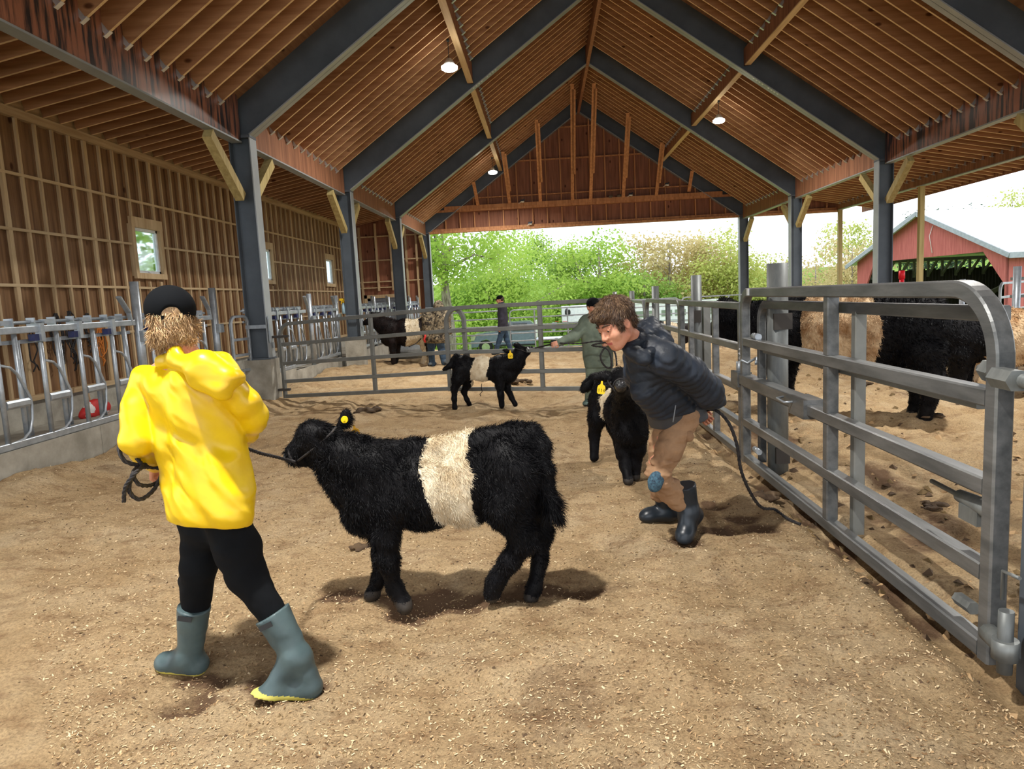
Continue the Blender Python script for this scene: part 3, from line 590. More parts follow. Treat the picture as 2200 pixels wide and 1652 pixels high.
scatter('pen_litter', 3000, .04, dk+[fl[1]], 'darker litter trodden into the shavings of the right pen', 'litter', 8, xr=(1.7, 9), chunky=True, aspect=1.3, ymax=14, lift=-.006)
M_dung = mat('dung', (92, 74, 52), .85, bump=.6, bscale=25, rgb2=(60, 46, 34))
def clod(u, v, r, lb, name='dung_pat', z=0):
    P = atz(u, v, z); P[2] = floor_h(P[0], P[1])+.0; g = random.Random(u); pr = [Ep(P+np.array([g.uniform(-1, 1)*r*.8, g.uniform(-1, 1)*r*.6, g.uniform(-.02, .12)*r]), (r*g.uniform(.25, .45), r*g.uniform(.2, .4), r*g.uniform(.08, .16)), (0, 0, g.uniform(0, 3))) for _ in range(11)]
    V, F = blob(pr, max(.008, r/12), r*.1, disp=lambda q: r*.1*fbm(q*(4/r), 2)); o = mk(name, V, F, [M_dung]); props(o, lb, 'manure')
clod(775, 1183, .075, 'reddish brown twisted manure lump left of the near calf front legs'); clod(790, 888, .2, 'dark ruffled manure patch behind the near calf head')
clod(1115, 818, .25, 'dark manure heap under the distant gate, right of the standing calf'); clod(835, 783, .16, 'small manure heap beside the column of the second frame')
clod(1860, 820, .14, 'low dark clod in the right pen beneath the belted cow'); clod(2000, 900, .16, 'dark clod beside the hind hooves of the belted cow'); clod(2010, 1075, .1, 'round brown clod on the pen floor behind the big gate')
clod(1850, 1240, .05, 'pair of small clods on the floor left of the gate foot'); clod(1640, 1060, .14, 'ragged dark clod under the side gate by the post')
# ---- curb and feed alley on the left
b = MB(); y = 1.0
ends = [1.0, 4.4, 7.95, 10.3, 11.7, 14.6, 17.8, 21, 24, 27, 30.2]
for a, c in zip(ends, ends[1:]): b.box((-5.55, a+.006, -.5), (-5.26, c-.006, .36 if a < 12 else .30))
o = build(b, 'concrete_curb', [M_conc]); props(o, 'long low concrete curb under the feed fence on the left', 'curb')
b = MB(); b.box((-7.95, 1., -.36), (-5.5, 30.2, -.0)); o = build(b, 'floor', [M_conc]); props(o, 'concrete feed alley floor behind the left feed fence', kind='structure')
# ================================================================== GATES, POSTS AND FEED FENCE
M_gate = mat('gate_steel', (126, 128, 128), .38, .45, rgb2=(92, 95, 96), scale=4, stretch=(3, .5, 3), bump=.03, rnd=.05)
M_gate2 = mat('gate_steel_far', (130, 132, 128), .5, .4, rgb2=(112, 114, 110), scale=4, rnd=.05)
M_post = mat('post_steel', (128, 132, 130), .5, .4, rgb2=(98, 102, 102), scale=5, stretch=(2, 2, .5), rnd=.05)
M_rust = mat('dark_bracket', (70, 66, 62), .6, .4, rnd=.05)
def sweep(mb, pts, w, h, nrm, mi=0):
    """rectangular section along a planar path; nrm is the plane normal (w along it, h inside the plane)"""
    pts = [Vector(p) for p in pts]; nv = Vector(nrm).normalized(); e = .22; sec = [(-1, -1+e), (-1+e, -1), (1-e, -1), (1, -1+e), (1, 1-e), (1-e, 1), (-1+e, 1), (-1, 1-e)]; n = 8; vs = []
    for i, p in enumerate(pts):
        if i == 0: t = (pts[1]-p).normalized(); k = 1
        elif i == len(pts)-1: t = (p-pts[i-1]).normalized(); k = 1
        else:
            a = (p-pts[i-1]).normalized(); b_ = (pts[i+1]-p).normalized(); t = (a+b_).normalized(); k = 1/max(.3, t.dot(a))
        s = nv.cross(t)
        vs += [p+nv*x*w/2+s*y*h/2*k for x, y in sec]
    fs = [(i*n+q, i*n+(q+1) % n, (i+1)*n+(q+1) % n, (i+1)*n+q) for i in range(len(pts)-1) for q in range(n)]+[tuple(range(n))[::-1], tuple(range(len(vs)-n, len(vs)))]
    mb.add(vs, fs, mi)
def gate(P0, P1, zs, zt, label, zb=0., dz=0., t=.055, rl=.18, rr=.18, verts=(), M=None, name='livestock_gate', parent=None, right_open=False, left_open=False, cat='gate', group=None, raily=None):
    """gate from P0 to P1 (x, y); zs rail heights, zt top, rl / rr corner radii; dz lifts the far end"""
    M = M or M_gate; P0 = np.array(P0, float); P1 = np.array(P1, float); L = np.linalg.norm(P1-P0); d = (P1-P0)/L; nv = (d[1], -d[0], 0)
    q = lambda s, z: (P0[0]+d[0]*s, P0[1]+d[1]*s, z+dz*s/L)
    T = parent or thing(name, ((P0[0]+P1[0])/2, (P0[1]+P1[1])/2, zb), label, cat, group)
    pts = []
    def arc(cx, cz, r, a0, a1): return [q(cx+r*math.cos(math.radians(a)), cz+r*math.sin(math.radians(a))) for a in np.linspace(a0, a1, 13)]
    pts += [q(0, zb-t/2)]
    pts += arc(rl, zt-rl, rl, 180, 90) if rl else [q(0, zt)]
    pts += arc(L-rr, zt-rr, rr, 90, 0) if rr else [q(L, zt)]
    pts += [q(L, zb-t/2)]
    f = MB(); sweep(f, pts, t, t, nv); build(f, 'outer_frame', [M], T)
    for z in list(zs)+[zb]:
        b = MB(); b.bar(q(t/2, z), q(L-t/2, z), t*.96, t, (0, 0, 1), bev=.2); build(b, 'rail', [M], T)
    for s in verts:
        zz = sorted([zb]+list(zs)+[zt]); b = MB()
        for z0, z1 in zip(zz, zz[1:]): b.bar(q(s, z0+t/2), q(s, z1-t/2), t*.98, t, (d[0], d[1], 0), bev=.2)
        build(b, 'upright', [M], T)
    return T
def pipe_post(x, y, z1, r, label, M=None, z0=-.2, cap=True, group=None):
    b = MB(); b.tube([(x, y, z0), (x, y, z1)], r, 20); t = build(b, 'pipe_post', [M or M_post]); props(t, label, 'post', group); return t
# -- big side gate in the foreground (outer and telescoping inner frame)
T = gate((1.85, 6.66), (1.85, 2.96), (1.10, .72, .345), 1.55, 'large grey tube gate filling the right foreground, nearest gate', zb=-.0, t=.078, rl=.17, rr=.3, verts=(1.98,))
b = MB()
for z in (1.10, .34, .0, .72): b.bar((1.93, 6.3, z-.055), (1.93, 3.2, z-.055), .06, .06, (0, 0, 1), bev=.2)
build(b, 'inner_rails', [M_gate2], T)
b = MB(); sweep(b, [(1.94, 6.46, .0), (1.94, 6.46, 1.27)]+[(1.94, 6.46-.17+.17*math.cos(a), 1.27+.17*math.sin(a)) for a in np.linspace(.15, 1.57, 10)]+[(1.94, 3.1, 1.44)], .065, .07, (1, 0, 0)); build(b, 'inner_frame', [M_gate], T)
b = MB(); b.bar((1.94, 4.48, 0), (1.94, 4.48, 1.42), .07, .065, (0, 1, 0), bev=.2); build(b, 'inner_upright', [M_gate2], T)
b = MB(); b.box((1.8, 5.15, .70), (1.92, 6.95, .785)); b.box((1.788, 5.0, .655), (1.932, 5.3, .792)); b.box((1.792, 6.72, .66), (1.925, 6.96, .80)); build(b, 'latch_sleeve', [M_gate], T)
def pcs(parent, m_, items):   # small hardware, one mesh per piece
    for nm, pts, r, n_, sm_ in items:
        b = MB()
        if n_ == 'box': b.box(pts[0], pts[1])
        else: b.tube(pts, r, n_, smooth=sm_)
        build(b, nm, [m_], parent)
pcs(T, M_galv, [('latch_handle', [(1.79, 5.42, .76), (1.74, 5.42, .75), (1.735, 5.24, .745), (1.79, 5.22, .75)], .009, 8, True), ('latch_pin', [(1.86, 6.72, .8), (1.86, 6.72, .93)], .022, 10, True),
    ('chain_hook', [(1.8, 6.62, .93), (1.86, 6.62, .9), (1.92, 6.55, .95), (1.9, 6.5, .9)], .013, 8, True), ('latch_tube', [(1.83, 6.79, .78), (1.83, 6.79, .9)], .03, 10, True)])
b = MB(); b.tube([(1.83+.02*(i % 2), 6.8+.012*(i % 3-1), 1.02-i*.022) for i in range(8)], .008, 6); build(b, 'chain', [M_hanger], T)
b = MB(); b.box((1.805, 6.38, 1.525), (1.811, 6.44, 1.585)); build(b, 'sticker', [M_vinyl], T)
# hinge gear of the big gate: bolt through the frame, lower hinge strap
pcs(T, M_post, [('hinge_bolt', [(1.95, 3.26, 1.19), (1.9, 3.1, 1.2), (1.88, 3.06, 1.2), (1.78, 2.6, 1.2)], [.02, .034, .03, .03], 12, True), ('hinge_nut', [(1.9, 3.12, 1.2), (1.88, 3.02, 1.2)], .05, 6, False), ('hinge_nut', [(1.80, 2.9, 1.2), (1.79, 2.76, 1.2)], [.045, .045], 6, False),
    ('spring_bolt', [(1.93, 3.6, .58), (1.91, 3.34, .585), (1.91, 3.32, .585), (1.9, 3.04, .59)], [.012, .012, .03, .045], 12, True), ('bolt_bracket', [(1.87, 3.12, .5), (1.93, 3.26, .57)], 0, 'box', True),
    ('hinge_nut', [(1.88, 3.26, .11), (1.87, 3.12, .12)], .03, 6, False), ('hinge_bolt', [(1.80, 2.9, .12), (1.78, 2.74, .12)], .04, 12, True), ('hinge_pin', [(1.78, 2.76, .02), (1.78, 2.76, .28)], .028, 12, True), ('hinge_collar', [(1.78, 2.76, .08), (1.78, 2.76, .16)], .048, 14, True),
    ('hinge_clip', [(1.8, 2.82, .3), (1.8, 2.82, .42), (1.8, 2.72, .43)], .008, 8, True)])
b = MB(); b.box((1.88, 2.60, -.1), (2.02, 2.84, 2.2)); o = build(b, 'hinge_post', [M_steel]); props(o, 'dark steel hinge post at the right edge behind the near gate', 'post')
# -- posts and further side gates along the same line
P = pipe_post(2.03, 6.3, 1.79, .088, 'thick steel pipe post behind the far end of the big gate', M_post)
pcs(P, M_rust, [('hinge_bracket', [(1.97, 6.2, 1.22), (2.125, 6.225, 1.36)], 0, 'box', True), ('hinge_bracket', [(1.98, 6.19, .04), (2.1, 6.22, .18)], 0, 'box', True)])
pcs(P, M_galv, [('bolt', [(1.86, 6.42, 1.16), (1.86, 6.28, 1.16)], .03, 12, True), ('bolt', [(1.86, 6.42, .13), (1.86, 6.28, .13)], .026, 12, True)])
P = pipe_post(2.02, 9.55, 1.78, .07, 'pipe post at the far end of the second side gate', M_post); b = MB(); b.box((1.94, 9.46, 1.16), (2.06, 9.49, 1.32)); build(b, 'hinge_bracket', [M_rust], P); b = MB(); b.box((2.1, 9.5, -.1), (2.19, 9.62, 1.36)); build(b, 'backing_channel', [M_gate2], P)
gate((1.9, 9.95), (1.9, 6.95), (1.02, .62, .265), 1.42, 'second side gate, beyond the big gate and behind the stooping boy', zb=-.04, t=.07, rl=0, rr=0, verts=(.62, 1.93))
gate((1.9, 13.3), (1.9, 10.05), (1.03, .64, .3), 1.43, 'third side gate, mostly hidden behind the stooping boy', zb=0, t=.07, rl=.2, rr=.12, verts=(2.25,))
gate((1.9, 16.9), (1.9, 13.5), (1.03, .64, .3), 1.40, 'fourth side gate seen over the stooping boy, arched end', zb=0, t=.07, rl=.3, rr=.3, verts=(1.6,))
for u, v, y, r, lb in [(1391, 616, 12.9, .065, 'pipe post on the right fence line seen just right of the boy hair'), (1345, 625, 16.3, .06, 'slim pipe post above the boy head on the right fence line'), (1318, 632, 20.2, .06, 'farthest slim pipe post on the right fence line')]:
    P = atx(u, v, 1.95); pipe_post(2.0, y, 1.68 if y < 14 else 1.62, r, lb, z0=-.5)
b = MB()
for z in (1.42, 1.0, .6): b.bar((1.95, 17, z), (1.95, 24.6, z-.1), .06, .06, (0, 0, 1))
o = build(b, 'rail_fence', [M_gate2]); props(o, 'far rail fence continuing the right side line to the pens', 'fence')
# -- telescoping gate across the arena, behind the standing calf
a0 = np.array([-4.56, 12.0]); e1 = aty(1345, 700, 9.95)[:2]; dd = e1-a0; LL = np.linalg.norm(dd); dd /= LL; nn = np.array([-dd[1], dd[0]])
def tt(u):   # distance along the gate line hit by image column u
    best = min((abs((lambda q: (q[0]-a0[0])*dd[1]-(q[1]-a0[1])*dd[0])(aty(u, 720, y))), y) for y in np.arange(9.6, 12.2, .01)); q = aty(u, 720, best[1]); return (q[:2]-a0)@dd
sA, sB = tt(998), tt(965)
GA = gate(a0, a0+dd*sA, (1.0, .67, .36), 1.345, 'left half of the distant cross gate hinged on the first column plinth', zb=.10, dz=.045*sA, t=.06, rl=.22, rr=.22, verts=(tt(798),), M=M_gate2)
gate(a0+dd*sB-nn*.07, a0+dd*LL-nn*.07, (1.0+.045*sB, .67+.045*sB, .36+.045*sB), 1.345+.045*sB, 'right half of the distant cross gate behind the standing calf', zb=.10+.045*sB, dz=.02, t=.06, rl=.22, rr=.22, verts=(tt(1165)-sB,), M=M_gate2)
b = MB(); b.box((-4.72, 11.93, 1.12), (-4.4, 12.0, 1.16)); b.box((-4.72, 11.93, .2), (-4.45, 12.0, .24)); b.box((-4.72, 11.8, .1), (-4.69, 12.0, .5)); build(b, 'gate_hinge', [M_rust], GA)
b = MB(); q = a0+dd*(sA+.06)-nn*.1; b.box((q[0]-.12, q[1]-.02, .68), (q[0]+.16, q[1]+.02, .73)); b.box((q[0]-.02, q[1]-.03, .6), (q[0]+.05, q[1]+.03, .8)); build(b, 'gate_latch', [M_rust], GA)
# -- pipe pen panels at the far end and the right side
gi = [0]
def pen(x0, y0, x1, y1, lb, zb=-.35, h=1.5, rails=5, vs=(.5,), group=None):
    zt = zb+h; L = math.hypot(x1-x0, y1-y0)
    return gate((x0, y0), (x1, y1), [zb+.12+(h-.12)*i/rails for i in range(1, rails)], zt, lb, zb=zb+.12, t=.045, rl=.16, rr=.16, verts=[L*v for v in vs], M=M_galv, name='pen_panel', cat='fence panel')
pen(-4.5, 25.2, -1.35, 25.3, 'thin pipe panel at the far end behind the person in camouflage'); pen(-1.25, 25.4, 1.7, 25.4, 'thin pipe panel at the far end in front of the dark truck', vs=(.3, .7))
pen(1.9, 25.4, 4.8, 25.6, 'thin pipe panel at the far end before the white livestock trailer, left', vs=(.45,), zb=-.2); pen(4.9, 25.6, 7.9, 25.6, 'thin pipe panel at the far end before the white livestock trailer, right', vs=(.55,), zb=-.2)
pen(8.5, 20, 12.0, 24, 'thin pipe panel in the right yard behind the cows', vs=(.5,), zb=-.2); pen(9.0, 14.5, 12.2, 17.6, 'thin pipe panel in the right yard by the open side', vs=(.5,), zb=-.1)
P = atx(1935, 590, 11.); 
b = MB(); q = aty(1937, 620, 18.); b.tube([(q[0], 18, -.3), (q[0], 18, q[2]+.02)], .05, 14); t = build(b, 'capped_post', [M_galv]); props(t, 'short pipe post with a bright red cap beside the big right column', 'post')
b = MB(); r1 = aty(1935, 592, 18.); b.tube([(q[0], 18, q[2]-.2), (q[0], 18, r1[2]-.06)], .055, 14); b.tube([(q[0], 18, r1[2]-.08), (q[0], 18, r1[2]+.12)], [.075, .07], 14); build(b, 'red_cap', [mat('red_cap', (226, 28, 44), .45)], t)
for u, v, y, lb in [(2186, 572, 12.5, 'grey pipe post at the right edge before the red barn'), (2068, 600, 17.5, 'short square topped post showing over the big gate')]:
    q = aty(u, v, y); pipe_post(q[0], y, q[2], .06, lb, M_galv)
b = MB()
for z in (1.5, 1.2, .8, .4): b.bar((8.0, 12.6, z), (12.0, 12.6, z-.03), .05, .05, (0, 0, 1))
o = build(b, 'rail_fence', [M_gate2]); props(o, 'rail fence at the right edge behind the big gate corner', 'fence')
# -- self-locking feed fence
XH = -5.3
def headlock(y0, n, label, pitch=.62, zt=1.53, zb=.40):
    L = n*pitch; T = thing('headlock_panel', (XH, y0+L/2, zb), label, 'feed fence')
    b = MB(); b.bar((XH, y0, zt), (XH, y0+L, zt), .04, .07, bev=.2); build(b, 'top_rail', [M_galv], T)
    b = MB(); b.tube([(XH-.1, y0, zt+.075), (XH-.1, y0+L, zt+.075)], .02, 8)
    for i in range(n*2): yy = y0+pitch/2*(i+.4); b.box((XH-.13, yy, zt+.03), (XH-.04, yy+.02, zt+.12)); b.box((XH-.12, yy-.14, zt+.05), (XH-.05, yy, zt+.10)) if i % 2 else None
    build(b, 'locking_pipe', [M_galv], T)
    b = MB(); b.bar((XH, y0, zb), (XH, y0+L, zb), .05, .07, bev=.2); build(b, 'bottom_rail', [M_galv], T); b = MB(); b.bar((XH-.08, y0, zt-.12), (XH-.08, y0+L, zt-.12), .03, .04); build(b, 'inner_rail', [M_galv], T)
    for i in range(n):
        y = y0+pitch*i+.12
        b = MB(); b.tube([(XH, y, zb+.03), (XH, y, zt-.03)], .026, 10); b.box((XH-.02, y-.03, zt-.13), (XH+.045, y+.03, zt+.06)); build(b, 'upright_bar', [M_galv], T)
        b = MB(); b.tube([(XH-.03, y+.30, zb+.03), (XH-.03, y+.30, zt-.03)], .026, 10); build(b, 'stop_bar', [M_galv], T)
        b = MB(); b.tube([(XH-.06, y+.41, zb+.04), (XH-.06, y+.37, zt-.1)], .022, 10); build(b, 'swing_bar', [M_galv], T)
        b = MB(); pts = [(.02, 1.2), (.14, 1.17), (.22, 1.10), (.29, .98), (.36, .84), (.37, .76), (.35, .62), (.3, .5), (.2, .44), (.05, .42)]
        b.tube([(XH+.01, y+a_, z_) for a_, z_ in pts], .014, 8); build(b, 'curved_neck_bar', [M_galv], T)
        b = MB(); b.bar((XH, y+.03, .80), (XH, y+.34, .80), .05, .085, bev=.5); build(b, 'neck_block', [M_galv], T)
        b = MB(); b.box((XH-.05, y-.1, zt-.12), (XH+.02, y-.03, zt-.05)); build(b, 'blue_clip', [mat('blue_clip', (34, 40, 84), .5)], T)
    return T
for y0, n, lb in [(4.6, 7, 'galvanised headlock feed fence panel at the left edge, nearest'), (9.2, 3, 'galvanised headlock panel behind the child in yellow'), (12.45, 5, 'headlock panel just past the first left column'), (16.1, 3, 'headlock panel between the pipe post and the second left column'),
                  (18.95, 5, 'headlock panel behind the black cow head'), (22.2, 3, 'headlock panel by the third left column'), (25.0, 5, 'headlock panel far back left of the person in camouflage'), (28.2, 3, 'farthest headlock panel by the back wall')]: headlock(y0, n, lb)
b = MB(); b.bar((XH-.2, 12.3, 1.7), (XH-.2, 12.6, 1.7), .03, .03)
for y, h, lb in [(9.09, 2.06, 'upright pipe post rising behind the black cap of the yellow child'), (11.26, 2.0, 'upright pipe post of the feed fence left of the first column'), (15.97, 1.92, 'tall pipe post in the feed fence right of the first column'), (18.03, 1.88, 'pipe post of the feed fence with the spray bottle'),
              (22.1, 1.85, 'feed fence pipe post above the black cow head'), (24.2, 1.83, 'feed fence pipe post right of the cow head'), (28.1, 1.8, 'feed fence pipe post by the grey column of the third frame'), (29.9, 1.8, 'farthest feed fence pipe post')]:
    P = pipe_post(XH-.03, y, h, .055, lb, M_galv, z0=.3)
    b = MB(); b.bar((XH+.02, y-.45, 1.86), (XH+.0, y-.24, 1.66), .03, .07, (1, 0, 0), bev=.4); b.bar((XH, y-.24, 1.66), (XH, y-.2, 1.5), .03, .05, (1, 0, 0)); build(b, 'release_handle', [M_galv], P); pcs(P, M_galv, [('post_clamp', [(XH+.02, y-.09, 1.28), (XH+.07, y+.09, 1.42)], 0, 'box', True)])
for y, lb in [(11.5, 'narrow galvanised pass gate with rungs beside the first left column'), (18.3, 'narrow galvanised pass gate with rungs beside the second left column'), (24.5, 'narrow pass gate with rungs beside the third left column')]:
    yb = y if y > 12 else 11.36
    T = gate((-5.12, yb), (-5.02, yb+.42), (1.14, .88, .62), 1.52, lb, zb=.3, t=.045, rl=.12, rr=.12, M=M_galv, name='pass_gate')
# tools and tack on the left wall
M_rope = mat('black_rope', (26, 26, 30), .85, rgb2=(58, 54, 52), scale=60, rnd=.05)
def hang(y, z, n, L, seed, lb, M=M_rope, r=.011):
    g = random.Random(seed); b = MB()
    for i in range(n):
        y0 = y+g.uniform(-.04, .04); l = L*g.uniform(.55, 1); w = g.uniform(.05, .16); pts = []
        for k in range(9): t = k/8; pts.append((XW+.06+g.uniform(0, .03), y0+w*math.sin(t*math.pi*g.uniform(.8, 1.4))*(1 if i % 2 else -1), z-l*t))
        b.tube(pts, r, 6)
    o = build(b, 'halter_bundle', [M]); props(o, lb, 'rope')
q = atx(108, 655, XW); hang(q[1], 1.72, 9, .95, 1, 'bundle of black halters hanging on the wall, left one'); q = atx(137, 655, XW); hang(q[1], 1.75, 10, 1.0, 2, 'bundle of black rope halters hanging on the wall, middle one'); q = atx(176, 655, XW); hang(q[1], 1.7, 8, .75, 3, 'bundle of black halters hanging on the wall, right one')
q = atx(210, 740, XW); hang(q[1], 1.5, 7, .75, 4, 'orange baling twine hanging on the wall by the halters', mat('orange_twine', (198, 120, 50), .8)); q = atx(52, 700, XW); hang(q[1], 1.5, 2, .7, 6, 'single thin dark cord hanging on the wall at the far left')
b = MB(); A = atx(168, 760, XW+.12); B_ = atx(198, 880, XW+.3); b.tube([A, B_], .018, 8); o = build(b, 'tool_handle', [M_stud]); props(o, 'wooden tool handle leaning on the left wall behind the headlocks', 'tool')
A = atx(190, 895, XW+.35); b = MB(); 
V, F = blob([Ep(A+np.array([0, .25, .1]), (.12, .34, .16)), Ep(A+np.array([0, .0, .06]), (.1, .2, .1))], .02, .05, disp=lambda q: .012*fbm(q*9, 2)); o = mk('feed_bag', V, F, [mat('bag_white', (206, 202, 200), .6), mat('bag_red', (186, 44, 44), .6)], mi=((vnoise(V[F].mean(1)*7, 3) > .05)).astype(int)); props(o, 'crumpled white and red feed bag lying in the alley behind the fence', 'bag')
# spray bottle on its post
q = aty(735, 660, 18.0); t = thing('spray_bottle', (q[0], 18., q[2]-.16), 'spray bottle with yellow trigger and pale blue liquid hung on a fence post', 'bottle')
c = Vector((q[0]+.06, 17.95, q[2])); b = MB(); b.tube([c+Vector((0, 0, z)) for z in (-.17, -.165, .02, .08, .11)], [.03, .055, .055, .03, .02], 14); build(b, 'bottle_body', [mat('pale_blue_plastic', (176, 212, 232), .25, rnd=0)], t)
b = MB(); b.tube([c+Vector((0, 0, .11)), c+Vector((0, 0, .15))], .025, 12); b.bar(c+Vector((-.1, 0, .19)), c+Vector((.05, 0, .19)), .04, .06, bev=.3); b.bar(c+Vector((-.03, 0, .17)), c+Vector((-.06, 0, .09)), .02, .02); build(b, 'trigger', [mat('yellow_plastic', (240, 200, 30), .4, rnd=0)], t)
# buckets / drum by the far cow
for (u, v, y, lb, ang) in [(882, 748, 19.4, 'shiny metal half drum feed tub tipped over, left one', .1), (905, 745, 20.2, 'dark sided metal half drum tub, right one partly hidden', .3)]:
    q = aty(u, v, y); b = MB(); t = thing('feed_tub', (q[0], y, 0), lb, 'tub'); hw = .36; pts_o = []; n = 14
    for s_ in (-1, 1):
        for k in range(n+1):
            a_ = math.pi*(1.08+.84*k/n) if False else math.pi*k/n+.35
            pts_o.append((q[0]+s_*hw*math.cos(ang)-.0, y+.3*math.cos(a_)*1, .36-.3*math.sin(a_)+0*s_))
    vs = pts_o+[(x_, y_*1, z_+.012) for x_, y_, z_ in pts_o]
    fs = [(k, k+1, n+1+k+1, n+1+k) for k in range(n)]; b.add(vs[:2*(n+1)], fs, 0, True); build(b, 'trough', [M_galv], t)
    b = MB()
    for s_ in (-1, 1): b.add([(q[0]+s_*hw*math.cos(ang), y+.3*math.cos(math.pi*k/n+.35), .36-.3*math.sin(math.pi*k/n+.35)) for k in range(n+1)], [tuple(range(n+1))], 0)
    b.tube([(q[0]-hw, y-.28, .26), (q[0]+hw, y-.28, .26)], .015, 6); build(b, 'end_plates', [M_gate2], t)
# ================================================================== CATTLE
M_fb = mat('black_coat', (12, 12, 16), .6, rgb2=(5, 5, 8), scale=14, spec=.16, rnd=0)
M_fbb = mat('black_brown_coat', (30, 20, 18), .6, rgb2=(10, 8, 10), scale=5, spec=.15, rnd=0)
M_fw = mat('white_belt', (226, 216, 192), .75, rgb2=(198, 180, 148), scale=9, spec=.2, rnd=0)
M_ft = mat('buff_belt', (214, 190, 154), .8, rgb2=(150, 112, 74), scale=5, spec=.2, rnd=0)
M_hoof = mat('hoof', (30, 26, 24), .6, rgb2=(48, 42, 36), scale=20, rnd=0)
M_nose = mat('wet_muzzle', (22, 24, 27), .2, rgb2=(48, 50, 54), scale=30, spec=.7, bump=.4, bscale=90, rnd=0)
M_nosep = mat('pale_muzzle', (96, 104, 112), .35, rgb2=(60, 66, 72), scale=30, rnd=0)
M_tag = mat('yellow_tag', (246, 208, 20), .4, rnd=0, var=.04); M_ink = mat('tag_ink', (60, 44, 20), .7, rnd=0); M_eye = mat('dark_eye', (12, 10, 10), .08, spec=.8, rnd=0)
GL = lambda P: floor_h(P[..., 0], P[..., 1])
def cattle(label, prims, belt, base, vox=.013, k=.05, nf=30000, flen=.028, fw=.0028, flow=(.4, 0, -.85), hoofs=(), muzzle=None, coat=M_fb, beltm=M_fw, legz=.38, extra_short=None, lift=.4, nosem=None, disp=.006, curl=.6, tail=None):
    V, F = blob(prims, vox, k, disp=lambda q: disp*fbm(q*11, 3, 3))
    t = thing('belted_calf' if 'calf' in label else 'belted_cow', (base[0], base[1], GL(np.array(base))), label, 'calf' if 'calf' in label else 'cow')
    def cls(P):
        m_ = np.zeros(len(P), int); m_[belt(P+np.stack([.012*vnoise(P*30, 6)+.012*vnoise(P*12, 7)]*3, 1))] = 1
        for h in hoofs: m_[(np.linalg.norm(P-h[0], axis=1) < h[1]) & (P[:, 2] < h[2])] = 2
        if muzzle is not None: m_[np.linalg.norm((P-muzzle[0]), axis=1) < muzzle[1]] = 3
        return m_
    mi = cls(V[F].mean(1)); fl = np.array(flow, float)
    def ln(P):
        l = np.full(len(P), flen); zz = P[:, 2]-base[2]; l = np.where(zz < legz, flen*(.45+.55*np.clip((zz-.12)/(legz-.12), 0, 1)), l)
        if extra_short is not None: d = np.linalg.norm(P-extra_short[0], axis=1); l = l*np.clip(.35+.65*(d-extra_short[1])/.1, .35, 1)
        if tail is not None: d = np.linalg.norm(P-tail[0], axis=1); l = np.where(d < tail[1], flen*2.2, l)
        return l
    def msk(P):
        m_ = np.ones(len(P)); c = cls(P); m_[c == 3] = 0; m_[c == 2] = .15; return m_
    def flw(P): 
        f = np.tile(fl, (len(P), 1)); f[:, 2] -= .3*(P[:, 2] < base[2]+legz); return f
    HV, HF, HB = fur(V, F, nf, ln, fw, flw, mask=msk, seed=int(abs(base[0])*100)+3, lift=lift, curl=curl)
    n0 = len(V); hm = cls(HB); hm = np.where(hm > 1, 0, hm); HF2 = [[i+n0 for i in f] for f in HF]
    allF = F.tolist()+HF2; mi2 = np.concatenate([mi, hm, hm]); sm = [True]*len(F)+[False]*len(HF)
    mk('body', np.concatenate([V, HV]), allF, [coat, beltm, M_hoof, nosem or M_nose], t, mi=mi2, smooth=sm)
    return t
def lin_belt(L, R, y, slack=0):
    """belt edges given as image points on the plane y; returns a test in world x / z"""
    A = np.array([aty(u, v, y) for u, v in L]); B = np.array([aty(u, v, y) for u, v in R]); A = A[np.argsort(A[:, 2])]; B = B[np.argsort(B[:, 2])]
    return lambda P: (P[:, 0] > np.interp(P[:, 2], A[:, 2], A[:, 0])) & (P[:, 0] < np.interp(P[:, 2], B[:, 2], B[:, 0]))
def ear(mb_c, outd, up, L=.06, W=.032): return None
def strokes(mb, ch, org, ex, ez, w, r):
    D = {'1': [[(.3, .7), (.5, 1), (.5, 0)]], '4': [[(.7, 0), (.7, 1), (.1, .35), (.95, .35)]], '6': [[(.75, .95), (.3, .65), (.2, .25), (.5, 0), (.8, .25), (.5, .5), (.22, .3)]], '5': [[(.8, 1), (.3, 1), (.25, .6), (.7, .55), (.75, .15), (.25, 0)]], 'N': [[(.1, 0), (.1, 1), (.7, 0), (.7, 1)]]}
    for st in D[ch]: mb.tube([org+ex*w*a+ez*w*1.5*b_ for a, b_ in st], r, 5)
def tag(t, c, nrm, up, s, txt, label, m_=None):
    """ear tag with a stem and rounded body; txt drawn in strokes on its face"""
    c = Vector(c); n = Vector(nrm).normalized(); u = Vector(up); r = u.cross(n).normalized(); u = n.cross(r); b = MB()
    out = [(-.12, 1), (.12, 1), (.16, .55), (.46, .35), (.55, .1), (.55, -.62), (.4, -.8), (-.4, -.8), (-.55, -.62), (-.55, .1), (-.46, .35), (-.16, .55)]
    b.poly([c+r*x*s+u*y*s for x, y in out], .003, tuple(n)); o = build(b, 'ear_tag', [m_ or M_tag], t); o['label'] = label
    if txt:
        b = MB(); w = .3*s
        for i, ch in enumerate(txt): strokes(b, ch, c+n*.0045+r*(-.45*s+i*.33*s)-u*.5*s, r, u, w, s*.028)
        build(b, 'tag_number', [M_ink], o)
    return o
